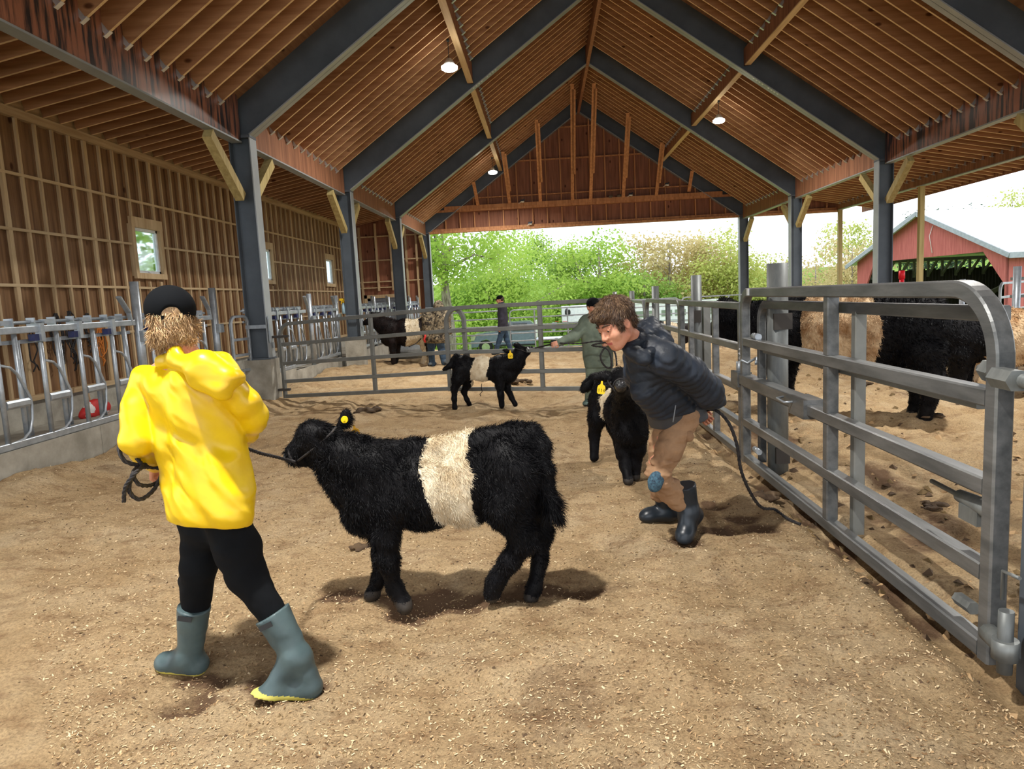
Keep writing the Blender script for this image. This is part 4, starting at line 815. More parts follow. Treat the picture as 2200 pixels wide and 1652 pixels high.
# ---------------- near calf, side on, facing left
Yc = 3.6
def q1(u, v, dy=0.): return aty(u, v, Yc+dy)
def rig(pts): return [np.array(p) for p in pts]
nL = -.09; fL = .09
pr = [Ep(q1(812, 1058), (.17, .15, .205)), Ep(q1(905, 1052), (.24, .175, .215)), Ep(q1(1010, 1030), (.2, .165, .205)), Ep(q1(1092, 1003, -.03), (.165, .155, .19)), Ep(q1(1118, 985, -.03), (.12, .12, .155)),
      C(q1(1010, 945), q1(1120, 925), .05, .05), C(q1(850, 965), q1(990, 955), .05, .05), Ep(q1(768, 1062), (.1, .11, .16)), Ep(q1(790, 1110), (.12, .1, .1)), Ep(q1(1000, 1075), (.13, .14, .13))]
pr += chain([q1(815, 1005), q1(755, 985), q1(712, 962)], [.15, .12, .095]) + [C(q1(790, 1050), q1(715, 1012), .1, .075), Ep(q1(735, 1040), (.08, .09, .1))]
hc = q1(684, 945, -.01)
pr += [Ep(hc, (.095, .078, .082)), Ep(q1(668, 928, -.01), (.06, .062, .055)), C(hc, q1(640, 966), .072, .045, k=.03), C(q1(645, 968), q1(624, 980), .044, .033, k=.02), C(q1(690, 985), q1(643, 990), .05, .026), C(q1(655, 945), q1(632, 966), .045, .034)]
# ears: far one raised, near one lying along the head
pr += [Ep(q1(742, 900, .05), (.034, .014, .052), (0, .35, 0), k=.012), C(q1(728, 920, .04), q1(738, 905, .05), .018, .02, k=.015), Ep(q1(690, 932, -.09), (.022, .02, .05), (.3, -.15, 0), k=.015)]
# front legs
pr += chain([q1(838, 1090, nL), q1(832, 1150, nL), q1(832, 1205, nL), aty(848, 1262, 3.54), aty(866, 1293, 3.53)], [.085, .062, .052, .038, .04], k=.04)
pr += chain([q1(815, 1090, fL), q1(818, 1150, fL), q1(820, 1195, fL), aty(812, 1245, 3.70), aty(802, 1272, 3.70)], [.08, .058, .048, .036, .04], k=.035)
pr += [C(aty(868, 1296, 3.53), aty(872, 1305, 3.51), .038, .036, k=.02), C(aty(800, 1274, 3.70), aty(795, 1279, 3.69), .036, .034, k=.02)]
# hind legs
pr += chain([q1(1110, 1010, -.1), q1(1092, 1085, -.12), q1(1122, 1160, -.12), aty(1095, 1205, 3.48), aty(1062, 1252, 3.50), aty(1058, 1276, 3.50)], [.13, .105, .062, .046, .042, .045], k=.045)
pr += [C(q1(1088, 1070, -.1), q1(1075, 1110, -.1), .09, .06), C(q1(1130, 1150, -.12), q1(1137, 1172, -.12), .04, .034)]
pr += chain([q1(1128, 1010, .06), q1(1140, 1085, .08), q1(1165, 1145, .08), aty(1160, 1205, 3.66), aty(1148, 1262, 3.60), aty(1141, 1282, 3.60)], [.11, .085, .05, .038, .036, .042], k=.035)
# tail
pr += chain([q1(1142, 930, -.04), q1(1166, 958, -.08), q1(1174, 1010, -.1), q1(1177, 1060, -.1), q1(1188, 1095, -.1), q1(1197, 1118, -.1)], [.05, .038, .03, .03, .032, .014], k=.03)
hf = [(aty(870, 1300, 3.52), .06, .06), (aty(798, 1277, 3.69), .06, .05), (aty(1058, 1282, 3.5), .065, .075), (aty(1138, 1290, 3.6), .06, .05)]
b1 = lin_belt([(912, 945), (899, 975), (898, 1000), (907, 1025), (916, 1050), (926, 1080), (938, 1105), (946, 1130), (950, 1150)], [(1020, 925), (1000, 945), (995, 975), (1004, 1000), (1013, 1020), (1016, 1050), (1010, 1080), (1018, 1110), (1020, 1140)], Yc-.14)
calf1 = cattle('shaggy black calf with a white belt standing broadside in the foreground, led by the yellow coat', pr, b1, q1(960, 1290)*np.array([1, 1, 0]), vox=.0105, nf=105000, flen=.03, fw=.0024, hoofs=hf, muzzle=(q1(616, 984), .036), extra_short=(q1(660, 950), .05), nosem=M_nosep, flow=(.45, 0, -.8), tail=(q1(1190, 1090, -.1), .09))
calf1['label'] = 'large black calf with a white belt standing broadside in the foreground'
b = MB(); c = Vector(q1(741, 901, .03)); b.tube([c, c-Vector((0, .012, 0))], [.019, .018], 20); b.tube([c-Vector((0, .012, 0)), c-Vector((0, .017, 0))], .005, 10); o = build(b, 'ear_tag_button', [M_tag], calf1); o['label'] = 'round yellow button in the raised ear'
tag(calf1, q1(764, 928, .09), (.2, -1, 0), (-.2, 0, 1), .038, '', 'orange yellow tag behind the ear', mat('orange_tag', (236, 172, 24), .45, rnd=0))
b = MB(); b.ball(q1(657, 945, -.072), .014, 10); build(b, 'eye', [M_eye], calf1)
def halter(t, ring_c, ring_n, ring_r, cheek, lb=None):
    b = MB(); n = Vector(ring_n).normalized(); x = n.cross(Vector((0, 0, 1))).normalized(); y = n.cross(x); c = Vector(ring_c)
    b.tube([c+(x*math.cos(a)*ring_r[0]+y*math.sin(a)*ring_r[1]) for a in np.linspace(0, 2*math.pi, 17)], .006, 6); b.tube(cheek, .006, 6)
    return build(b, 'rope_halter', [M_rope], t)
halter(calf1, q1(632, 978), (-.85, 0, -.35), (.052, .05), [q1(640, 990, -.055), q1(672, 965, -.085), q1(712, 930, -.09), q1(722, 918, -.04)])
# ---------------- standing calf in the middle distance, head raised to the right
Y2 = 10.4
def q2(u, v, dy=0.): return aty(u, v, Y2+dy)
pr = [Ep(q2(1000, 792), (.17, .15, .19)), Ep(q2(1035, 792), (.22, .16, .19)), Ep(q2(1072, 795), (.18, .155, .205)), Ep(q2(988, 782), (.12, .13, .13)), Ep(q2(1090, 800), (.1, .12, .14))]
pr += chain([q2(1080, 785), q2(1100, 778), q2(1116, 765)], [.16, .135, .095]) + [C(q2(1095, 808), q2(1118, 780), .1, .07)]
pr += [Ep(q2(1118, 755), (.085, .075, .085)), C(q2(1120, 756), q2(1134, 751), .065, .045, k=.02), C(q2(1133, 751), q2(1142, 748), .042, .034, k=.02), C(q2(1122, 766), q2(1136, 758), .045, .028)]
pr += [Ep(q2(1089, 754, -.1), (.07, .02, .035), (0, .35, .3), k=.02), Ep(q2(1110, 741, 0), (.05, .05, .03), k=.03)]
pr += chain([q2(990, 795, -.08), q2(984, 815, -.1), q2(976, 836, -.1), q2(976, 858, -.09), q2(977, 876, -.08)], [.12, .085, .045, .034, .042], k=.04)
pr += chain([q2(1000, 800, .08), q2(1006, 822, .08), q2(997, 842, .09), aty(1003, 858, 10.5), aty(1009, 870, 10.55)], [.1, .07, .04, .032, .04], k=.035)
pr += chain([q2(1074, 805, -.09), q2(1074, 830, -.09), q2(1076, 850, -.09), q2(1078, 872, -.08)], [.085, .058, .042, .042], k=.04)
pr += chain([q2(1086, 808, .08), q2(1091, 835, .08), q2(1099, 855, .08), aty(1107, 868, 10.45)], [.075, .052, .038, .04], k=.035)
pr += chain([q2(982, 768), q2(974, 775, -.03), q2(966, 786, -.05), q2(955, 793, -.06)], [.06, .04, .035, .03], k=.03)
b2 = lin_belt([(1026, 755), (1021, 768), (1016, 780), (1011, 795), (1010, 825)], [(1056, 755), (1054, 768), (1050, 785), (1046, 800), (1048, 825)], Y2-.13)
calf2 = cattle('small black calf with a white belt and raised head standing before the distant gate', pr, b2, q2(1040, 876)*np.array([1, 1, 0]), vox=.016, nf=26000, flen=.022, fw=.005, flow=(-.5, 0, -.8), muzzle=(q2(1143, 748), .04), extra_short=(q2(1130, 752), .05), legz=.3)
tag(calf2, q2(1096.5, 762.5, -.16), (0, -1, 0), (0, 0, 1), .066, '165', 'yellow ear tag reading 165')
b = MB(); b.tube([q2(1035, 824), q2(1034, 834), q2(1036, 841), q2(1031, 847), q2(1033, 851)], .006, 6); build(b, 'navel_cord', [M_fbb], calf2)
b = MB(); b.ball(q2(1124, 752, -.07), .014, 8); build(b, 'eye', [M_eye], calf2); halter(calf2, q2(1136, 752), (.9, 0, .3), (.055, .05), [q2(1134, 758, -.06), q2(1120, 752, -.085), q2(1106, 748, -.05)])
b = MB(); b.tube([q2(1133, 746, -.045), q2(1139, 752, -.05)], .012, 6); build(b, 'white_nose_band', [M_vinyl], calf2)
# ---------------- calf seen head on beside the boy
def q3(u, v, y): return aty(u, v, y)
pr = [Ep(q3(1352, 895, 6.0), (.155, .2, .2)), Ep(q3(1338, 885, 6.3), (.17, .22, .21)), Ep(q3(1318, 862, 6.6), (.165, .22, .2)), Ep(q3(1306, 838, 6.85), (.15, .16, .17)), Ep(q3(1355, 928, 5.92), (.13, .12, .13))]
pr += [C(q3(1348, 880, 5.95), q3(1340, 845, 5.72), .13, .095), Ep(q3(1336, 824, 5.62), (.085, .1, .085)), C(q3(1336, 826, 5.6), q3(1334, 828, 5.42), .07, .046, k=.03), Ep(q3(1333, 829, 5.36), (.048, .04, .042), k=.02), Ep(q3(1334, 803, 5.66), (.07, .08, .05)), C(q3(1336, 850, 5.62), q3(1334, 842, 5.44), .06, .035)]
pr += [Ep(q3(1294, 812, 5.66), (.075, .022, .036), (0, .15, .25), k=.02), C(q3(1315, 815, 5.66), q3(1302, 812, 5.66), .025, .03, k=.02), Ep(q3(1380, 815, 5.68), (.07, .022, .036), (0, -.1, 0), k=.02)]
pr += chain([q3(1338, 930, 5.98), q3(1340, 965, 5.98), q3(1344, 1000, 5.96), q3(1350, 1033, 5.86)], [.09, .062, .05, .045], k=.04)
pr += chain([q3(1372, 930, 5.98), q3(1372, 965, 5.98), q3(1366, 1000, 6.0), q3(1364, 1024, 6.0)], [.085, .058, .045, .045], k=.03)
pr += chain([q3(1290, 860, 6.85), q3(1283, 895, 6.85), q3(1276, 935, 6.9), q3(1277, 983, 6.86)], [.12, .09, .052, .045], k=.04)
pr += chain([q3(1325, 870, 6.9), q3(1322, 915, 6.9), q3(1330, 950, 6.95), q3(1332, 980, 6.9)], [.11, .08, .048, .045], k=.04)
pr += chain([q3(1300, 810, 6.95), q3(1278, 812, 7.0), q3(1262, 828, 7.0), q3(1253, 838, 7.0)], [.06, .05, .05, .035], k=.03)
def b3(P): yc = 6.42+.05*vnoise(P*9, 2); return (np.abs(P[:, 1]-yc+.25*(P[:, 2]-.55)) < .09)
calf3 = cattle('black calf facing the camera with a numbered tag, walking beside the stooping boy', pr, b3, np.array([.58, 6.3, 0]), vox=.013, nf=42000, flen=.024, fw=.0032, flow=(0, .5, -.8), muzzle=(q3(1333, 827, 5.37), .06), extra_short=(q3(1335, 825, 5.5), .08), hoofs=[(q3(1350, 1035, 5.86), .06, .05), (q3(1364, 1028, 6.0), .06, .05)], legz=.36)
tag(calf3, q3(1292, 834, 5.6), (-.15, -1, .1), (.12, 0, 1), .058, '114', 'yellow ear tag reading 114')
b = MB(); b.ball(q3(1313, 822, 5.585), .013, 8); b.ball(q3(1357, 824, 5.585), .013, 8); build(b, 'eyes', [M_eye], calf3)
b = MB(); b.ball(q3(1326, 826, 5.325), .008, 8); b.ball(q3(1341, 826, 5.325), .008, 8); build(b, 'nostrils', [M_black], calf3)
halter(calf3, q3(1334, 830, 5.45), (0, -1, .05), (.06, .058), [q3(1315, 832, 5.45), q3(1307, 822, 5.6), q3(1304, 812, 5.68)])
# ---------------- cow held by the person in camouflage
Y4 = 18.3
def q4(u, v, dy=0.): return aty(u, v, Y4+dy)
pr = [Ep(q4(840, 714), (.26, .24, .33)), Ep(q4(872, 714), (.36, .28, .36)), Ep(q4(900, 712), (.3, .26, .34)), Ep(q4(918, 706), (.2, .23, .28)), Ep(q4(832, 722), (.18, .2, .26))]
pr += chain([q4(835, 705), q4(820, 697), q4(806, 690)], [.27, .2, .14])+[Ep(q4(803, 685), (.14, .12, .13)), C(q4(800, 687), q4(786, 693), .11, .07, k=.03), C(q4(787, 693), q4(781, 694), .075, .06, k=.02)]
pr += [Ep(q4(799, 674, -.1), (.045, .03, .07), k=.02), Ep(q4(814, 675, .12), (.06, .03, .06), k=.02), Ep(q4(806, 677), (.08, .09, .06))]
for u0, u1, dy in ((843, 845, -.12), (852, 850, .13)): pr += chain([q4(u0, 735, dy), q4(u0+1, 756, dy), q4(u1, 779, dy)], [.12, .075, .06], k=.05)
for u0, u1, dy in ((912, 907, -.12), (922, 921, .14)): pr += chain([q4(u0, 722, dy), q4(u0+2, 745, dy), q4(u0+3, 760, dy), q4(u1, 779, dy)], [.2, .12, .065, .06], k=.05)
pr += chain([q4(930, 695), q4(934, 720), q4(933, 745)], [.06, .04, .05], k=.03)
b4 = lin_belt([(867, 680), (872, 705), (874, 725), (868, 745)], [(896, 680), (901, 705), (908, 722), (914, 745)], Y4-.25)
cow4 = cattle('dark cow with a cream belt standing side on, held by the person in camouflage', pr, b4, q4(870, 781)*np.array([1, 1, 0]), vox=.03, k=.09, nf=14000, flen=.03, fw=.009, flow=(.5, 0, -.8), coat=M_fbb, legz=.5)
# ---------------- big cows in the right pen
def line(c0, c1, u0, u1):
    return lambda u, v, dy=0.: aty(u, v, c0+(c1-c0)*(u-u0)/(u1-u0)+dy)
q5 = line(9.5, 8.2, 1640, 2000)
pr = [Ep(q5(1700, 712), (.33, .3, .38), (0, 0, -.75)), Ep(q5(1790, 716), (.42, .38, .43), (0, 0, -.75)), Ep(q5(1880, 716), (.42, .37, .42), (0, 0, -.75)), Ep(q5(1960, 708), (.36, .31, .37), (0, 0, -.75)), Ep(q5(1995, 700), (.22, .25, .3)), Ep(q5(1835, 765), (.38, .28, .22), (0, 0, -.75)), C(q5(1700, 655), q5(1990, 655), .14, .14)]
pr += chain([q5(1680, 700), q5(1630, 695), q5(1590, 688)], [.33, .27, .2])+[Ep(q5(1568, 682), (.19, .16, .19)), C(q5(1560, 690), q5(1528, 716), .15, .1, k=.04), C(q5(1530, 714), q5(1514, 722), .1, .08, k=.03), C(q5(1590, 720), q5(1545, 728), .13, .07), Ep(q5(1556, 654), (.12, .1, .09)), Ep(q5(1600, 672, -.18), (.1, .03, .07), k=.03)]
for u0, u1, dy in ((1668, 1664, -.14), (1690, 1692, .16)): pr += chain([q5(u0, 770, dy), q5(u0, 810, dy), q5(u1, 858, dy)], [.17, .1, .075], k=.05)
for u0, u1, v1, dy in ((1995, 1984, 905, -.1), (1970, 1963, 888, .16)): pr += chain([q5(u0-10, 760, dy), q5(u0+3, 810, dy), q5(u0+4, 850, dy), q5(u1, v1, dy)], [.24, .14, .085, .08], k=.06)
pr += chain([q5(2012, 668), q5(2018, 720), q5(2008, 775), q5(2010, 800)], [.07, .04, .05, .03], k=.03)
def belt_y(A, B, qf):
    a = [qf(u, v) for u, v in A]; b_ = [qf(u, v) for u, v in B]; a = sorted(a, key=lambda p: p[2]); b_ = sorted(b_, key=lambda p: p[2])
    az = [p[2] for p in a]; bz = [p[2] for p in b_]
    ang = lambda p: p[0]/p[1]
    # edges run across the body axis: compare distance along the axis
    ax = np.array([.82, -.57]); s = lambda P: P[:, 0]*ax[0]+P[:, 1]*ax[1]
    sa = [p[0]*ax[0]+p[1]*ax[1] for p in a]; sb = [p[0]*ax[0]+p[1]*ax[1] for p in b_]
    return lambda P: (s(P) > np.interp(P[:, 2], az, sa)) & (s(P) < np.interp(P[:, 2], bz, sb))
q5n = lambda u, v: q5(u, v, -.3)
b5 = belt_y([(1722, 640), (1716, 680), (1720, 720), (1722, 745), (1742, 775), (1755, 800)], [(1868, 640), (1893, 690), (1896, 720), (1886, 760), (1870, 790)], q5n)
cow5 = cattle('huge black cow with a shaggy buff belt standing behind the big side gate', pr, b5, q5(1830, 880)*np.array([1, 1, 0]), vox=.024, k=.1, nf=52000, flen=.05, fw=.006, flow=(.5, -.35, -.7), beltm=M_ft, legz=.55, hoofs=[(q5(1984, 910, -.1), .1, .07), (q5(1963, 893, .16), .1, .07)], curl=1.2, extra_short=(q5(1550, 700), .15))
q6 = line(10.0, 9.6, 2040, 2200)
pr = [Ep(q6(2085, 722), (.42, .34, .36)), Ep(q6(2180, 726), (.5, .38, .37)), Ep(q6(2270, 724), (.45, .36, .36)), Ep(q6(2060, 716), (.3, .28, .3)), C(q6(2060, 690), q6(2280, 690), .14)]
pr += chain([q6(2060, 705), q6(2010, 695), q6(1985, 690)], [.28, .2, .14])
for u0, dy in ((2052, -.15), (2076, .15), (2330, -.15), (2350, .15)): pr += chain([q6(u0+12, 760, dy), q6(u0+6, 810, dy), q6(u0, 856, dy)], [.19, .1, .08], k=.05)
q6n = lambda u, v: q6(u, v, -.3)
b6 = lambda P: (P[:, 0] > np.interp(P[:, 2], *zip(*sorted([(q6n(u, v)[2], q6n(u, v)[0]) for u, v in [(2116, 660), (2130, 690), (2132, 720), (2126, 750), (2140, 785)]])))) & (P[:, 0] < q6n(2240, 700)[0])
cow6 = cattle('second black cow with a buff belt at the right edge behind the gate corner', pr, b6, q6(2120, 860)*np.array([1, 1, 0]), vox=.03, k=.1, nf=22000, flen=.04, fw=.008, flow=(.5, 0, -.8), beltm=M_ft, legz=.55)
# cow lying down far off
q7 = lambda u, v, dy=0.: aty(u, v, 19.5+dy)
pr = [Ep(q7(1420, 716), (.5, .35, .33)), Ep(q7(1452, 718), (.5, .33, .3)), Ep(q7(1400, 712), (.3, .3, .3)), C(q7(1470, 712), q7(1488, 704), .2, .12), C(q7(1430, 733, -.3), q7(1460, 735, -.3), .09, .07), Ep(q7(1492, 703), (.16, .12, .12))]
cow7 = cattle('cow lying down far off in the right pen, seen through the side gates', pr, lambda P: (P[:, 0] > q7(1408, 0)[0]) & (P[:, 0] < q7(1438, 0)[0]), q7(1430, 737)*np.array([1, 1, 0]), vox=.035, k=.1, nf=6000, flen=.03, fw=.01, coat=M_fbb, legz=.1)
# ================================================================== PEOPLE
M_skin = mat('skin', (206, 150, 122), .5, rgb2=(188, 124, 98), scale=12, spec=.35, rnd=0); M_skinp = mat('skin_red', (196, 120, 100), .5, rgb2=(180, 106, 88), scale=20, rnd=0)
M_lip = mat('lip', (176, 92, 86), .4, rnd=0); M_white = mat('eye_white', (230, 226, 220), .2, rnd=0)
def nrm(v): v = np.array(v, float); return v/np.linalg.norm(v)
def headf(c, fwd, up, s):
    f = nrm(fwd); u = np.array(up, float); u = nrm(u-f*(u@f)); r = np.cross(f, u); c = np.array(c, float); R = np.array([r, f, u])
    g = lambda x, y, z: c+(r*x+f*y+u*z)*s
    return g, R
def head_prims(g, R, s, neck=None, nr=.052):
    e = lambda x, y, z, a, b, c_, **k: Ep(g(x, y, z), (a*s, b*s, c_*s), fr=R, **k)
    p = [e(0, -.015, .03, .076, .096, .088), e(0, .03, -.03, .06, .066, .085, k=.03*s), e(0, .058, -.1, .026, .026, .022, k=.03*s), C(g(-.045, .0, -.07), g(-.015, .05, -.098), .026*s, .022*s, k=.025*s), C(g(.045, .0, -.07), g(.015, .05, -.098), .026*s, .022*s, k=.025*s)]
    for x in (-1, 1): p += [e(x*.036, .058, -.035, .028, .028, .028, k=.02*s), e(x*.034, .099, .004, .017, .012, .010, op='cut', k=.014*s), C(g(x*.014, .092, .018), g(x*.046, .078, .02), .009*s, .008*s, k=.012*s),
                            e(x*.08, -.008, -.012, .009, .022, .032, k=.008*s), e(x*.088, .0, -.008, .007, .012, .018, op='cut', k=.006*s), e(x*.033, .082, .003, .015, .012, .011, k=.004*s), e(x*.012, .106, -.037, .009, .01, .008, k=.006*s)]
    p += [C(g(0, .09, .012), g(0, .112, -.032), .008*s, .012*s, k=.01*s), C(g(-.02, .083, -.064), g(.02, .083, -.064), .008*s, k=.008*s), C(g(-.016, .081, -.077), g(.016, .081, -.077), .009*s, k=.008*s), C(g(-.02, .098, -.0705), g(.02, .098, -.0705), .004*s, k=.005*s, op='cut')]
    if neck is not None: p += [C(g(0, -.03, -.05), neck, nr*s, nr*1.1*s, k=.03*s)]
    return p
def hand_prims(w, d, n, s=1., curl=.6, thumb=1, spread=.16, mx=None):
    """w wrist, d direction to the fingers, n palm normal (palm faces n), curl 0..1, thumb side sign"""
    w = np.array(w, float); d = nrm(d); n = np.array(n, float); n = nrm(n-d*(n@d)); t = np.cross(d, n)*thumb; P = []
    g = lambda a, b_, c_: w+(d*a+t*b_+n*c_)*s
    for b_ in (-.024, -.008, .009, .026): P.append(C(g(.015, b_*.7, 0), g(.08, b_, 0), .0155*s, .0125*s, k=.012*s))
    for i, (b_, L) in enumerate(((-.03, .058), (-.01, .073), (.01, .078), (.029, .07))):
        a = g(.08, b_, 0); ang = .25+curl*.9; p0 = a; seg = (L*.45, L*.32, L*.26)
        for j, sl in enumerate(seg):
            th = ang*(j+.6)*(1.05-.05*i); dr = d*math.cos(th)+n*math.sin(th)+t*(b_*spread*5); p1 = p0+nrm(dr)*sl*s; P.append(C(p0, p1, (.0092-.0008*j)*s, (.0088-.001*j)*s, k=.003*s)); p0 = p1
    a = g(.02, .03, .004); m_ = g(.05, .052, .018); e = g(.075, .045, .036+.01*curl); P += [C(g(.01, .015, 0), a, .016*s, .014*s, k=.012*s), C(a, m_, .0125*s, .0105*s, k=.006*s), C(m_, e, .0105*s, .009*s, k=.003*s)]
    return P
def garment(name, prims, m_, parent, vox=.009, k=.03, disp=None, planes=(), mif=None, label=None):
    V, F = blob(prims, vox, k, disp, planes)
    mats = m_ if isinstance(m_, list) else [m_]
    o = mk(name, V, F, mats, parent, mi=(mif(V[F].mean(1)) if mif else None))
    if label: o['label'] = label
    return o
def boot(ank, top, toe, heel, m_, msole, parent, s=1., rt=.062, vox=.007, lab=None, patch=None, up=None):
    """rubber boot: shaft from top to ankle, foot from heel to toe; sole under the foot"""
    ank, top, toe, heel = [np.array(x, float) for x in (ank, top, toe, heel)]; d = nrm(toe-heel); u = nrm(nrm(top-ank)-d*(nrm(top-ank)@d)) if up is None else nrm(up); sd = np.cross(d, u)
    pr = [C(top, ank, rt*s, .05*s, k=.03), C(ank, heel+u*.045*s, .052*s, .045*s, k=.03), C(heel+u*.04*s, toe+u*.035*s-d*.04*s, .043*s, .04*s, k=.03), C(ank+d*.02*s, toe+u*.04*s-d*.07*s, .048*s, .042*s, k=.04), Ep(toe+u*.032*s-d*.045*s, (.05*s, .047*s, .034*s), fr=np.array([d, sd, u]), k=.02)]
    cut = nrm(top-ank)
    o = garment('rubber_boot', pr, [m_, msole], parent, vox=vox, k=.03, disp=lambda P: .003*vnoise(P*np.array([18, 18, 30])), planes=[(top, cut), (heel+u*.002, -u)], mif=lambda P: (((P-heel)@u < .022*s) & (np.abs((P-heel)@d-.1) < .22)).astype(int), label=lab)
    if patch is not None:
        pc, pn, pd = [np.array(x, float) for x in patch]; b = MB(); pn = nrm(pn); pd = nrm(pd-pn*(pd@pn)); q = np.cross(pn, pd); pts = []
        for a in np.linspace(0, 2*math.pi, 16, endpoint=False): pts.append(pc+pd*(math.copysign(min(1, abs(math.cos(a))*1.6), math.cos(a))*.03)+q*(.011*max(-1, min(1, math.sin(a)*1.5))))
        b.poly(pts, .003, tuple(pn)); build(b, 'boot_label', [M_black], o)
    return o
# ---------------------------------------------------------------- child in the yellow raincoat
M_yel = mat('yellow_raincoat', (232, 200, 14), .36, rgb2=(212, 172, 8), scale=3, spec=.5, rnd=0); M_leg = mat('black_leggings', (14, 17, 21), .85, rgb2=(8, 10, 13), scale=8, spec=.15, rnd=0)
M_boot = mat('grey_green_boot', (78, 96, 98), .42, rgb2=(60, 76, 80), scale=5, rnd=0); M_sole = mat('yellow_sole', (206, 198, 96), .55, rnd=0); M_cap = mat('black_cap', (14, 16, 19), .9, spec=.1, rnd=0)
M_hair = mat('blond_hair', (190, 160, 120), .5, rgb2=(132, 100, 70), scale=40, stretch=(3, 3, .4), rnd=0); M_hairs = mat('light_blond_strands', (222, 194, 148), .5, rgb2=(170, 134, 92), scale=30, rnd=0)
K = lambda u, v, y=2.9: aty(u, v, y)
kid = thing('person', (K(440, 1460)[0], 2.9, 0), 'child in a bright yellow raincoat and black cap walking left with a coiled rope', 'person')
hc = K(367, 690, 2.9); g, R = headf(hc, (-.5, .85, -.12), (.08, -.05, 1), .97)
neck = K(398, 765, 2.88); shL = K(318, 822, 2.93); shR = K(494, 838, 2.80); elL = K(296, 945, 2.84); wrL = K(335, 1000, 3.12); elR = K(548, 893, 2.86); wrR = K(514, 955, 3.1)
hpL = K(432, 1110, 2.96); hpR = K(492, 1110, 2.86); mid = K(408, 900, 2.88)
pr = head_prims(g, R, .97, neck, .05)+chain([neck, K(405, 840), K(430, 980), K(462, 1110)], [.055, .09, .09, .075])+[C(neck, shL, .05, .05), C(neck, shR, .05, .05)]+chain([shL, elL, wrL], [.045, .04, .028])+chain([shR, elR, wrR], [.045, .04, .028])
knL = K(428, 1215, 2.93); anL = K(412, 1410, 2.98); knR = K(530, 1235, 2.84); anR = K(632, 1410, 2.80)
pr += chain([hpL, knL, anL], [.07, .05, .038])+chain([hpR, knR, anR], [.07, .05, .038])
hl = nrm(wrL-elL); hr = nrm(wrR-elR)
pr += hand_prims(wrL+hl*.0, hl+np.array([-.2, 0, -.2]), (.7, 0, -.6), .9, .9, 1)+hand_prims(wrR, hr+np.array([.3, 0, -.1]), (-.4, 0, -.8), .9, .9, -1)
V, F = blob(pr, .0065, .02); mk('body', V, F, [M_skin], kid)
# leggings, coat, hood
garment('leggings', chain([hpL+[0, 0, .1], hpL, knL, K(420, 1310, 2.96)], [.08, .092, .074, .06])+chain([hpR+[0, 0, .06], hpR-[.012,0,0], K(508, 1175, 2.85), knR, K(590, 1330, 2.82)], [.075, .092, .095, .08, .058])+[Ep(K(456, 1135, 2.92), (.11, .095, .09)), Ep(K(402, 1245, 2.95), (.035, .04, .03), k=.02)], M_leg, kid, disp=lambda P: .005*fbm(P*np.array([10, 10, 22]), 2), vox=.008)
def wr(P): 
    a = P[:, 0]*.9+P[:, 2]*.75; w1 = fbm(np.stack([a*7, P[:, 1]*3, (P[:, 2]-P[:, 0])*2.2], 1), 3, 4); return .010*w1+.0045*np.sin(a*30+5*vnoise(P*4))+.009*np.maximum(0, fbm(np.stack([a*16, P[:, 1]*8, (P[:, 2]-P[:, 0])*5], 1), 2, 9))
coat = [C(K(362, 838, 2.88), K(418, 1085, 2.94), .095, .115), C(K(462, 845, 2.86), K(500, 1070, 2.86), .092, .098), C(K(470, 1000, 2.8), K(492, 1095, 2.8), .08, .11), C(K(405, 830, 2.84), K(452, 1090, 2.83), .1, .125), C(K(410, 850, 2.97), K(455, 1090, 2.98), .1, .12), C(K(398, 790, 2.88), K(405, 830, 2.88), .062, .09),
        C(K(350, 815), shL, .07, .072), C(K(450, 820), shR, .07, .07), C(K(430, 1090, 2.9), K(478, 1080, 2.9), .14, .13)]
coat += chain([shL, K(300, 880, 2.88), elL, wrL-hl*.02], [.068, .068, .067, .05], k=.016)+chain([shR, K(525, 868, 2.82), elR, wrR-hr*.02], [.07, .066, .06, .047], k=.016)
hem = K(462, 1110, 2.92); garment('raincoat', coat, M_yel, kid, vox=.0065, k=.04, disp=wr, planes=[(hem, (-.085, -.1, -1))])
hb = [(K(385+160*(i/15), 1116-30*(i/15)**2, 2.74+.05*abs(i/15-.4))) for i in range(16)]
hoodp = [C(K(385, 772, 2.82), K(440, 790, 2.76), .05, .06), C(K(440, 785, 2.76), K(488, 812, 2.74), .064, .05), C(K(430, 810, 2.74), K(478, 838, 2.72), .05, .042), C(K(350, 780, 2.88), K(385, 768, 2.82), .035, .045), C(K(482, 775, 2.86), K(506, 812, 2.78), .035, .035), C(K(395, 765, 2.98), K(475, 772, 2.95), .035, .035)]
garment('hood', hoodp+[Ep(K(428, 745, 2.84), (.065, .07, .05), (0, .3, 0), op='cut', k=.02)], M_yel, kid, vox=.0065, k=.025, disp=lambda P: .006*fbm(P*np.array([9, 9, 20]), 2, 8))
# cap with the opening at the back, hair
e = lambda x, y, z, a, b_, c_, **k: Ep(g(x, y, z), (a, b_, c_), fr=R, **k)
V, F = blob([e(0, -.012, .05, .1, .114, .1), e(0, -.13, .012, .034, .05, .034, op='cut', k=.008)], .006, .01, planes=[(g(0, 0, .0), -(g(0, .06, 1)-g(0, 0, 0)))]); cap = mk('cap', V, F, [M_cap], kid)
V, F = blob([Ep(g(0, .115, .038), (.075, .075, .012), fr=R)], .006, .01); mk('cap_brim', V, F, [M_cap], cap)
b = MB(); b.bar(g(-.04, -.115, .002), g(.04, -.115, .002), .01, .016); build(b, 'cap_strap', [M_cap], cap)
hv = [e(0, -.02, .03, .084, .1, .085), e(0, -.07, -.03, .065, .04, .055), e(.04, -.06, -.06, .04, .035, .045), e(-.05, -.03, -.05, .03, .045, .055), e(.055, -.02, -.045, .03, .055, .055)]
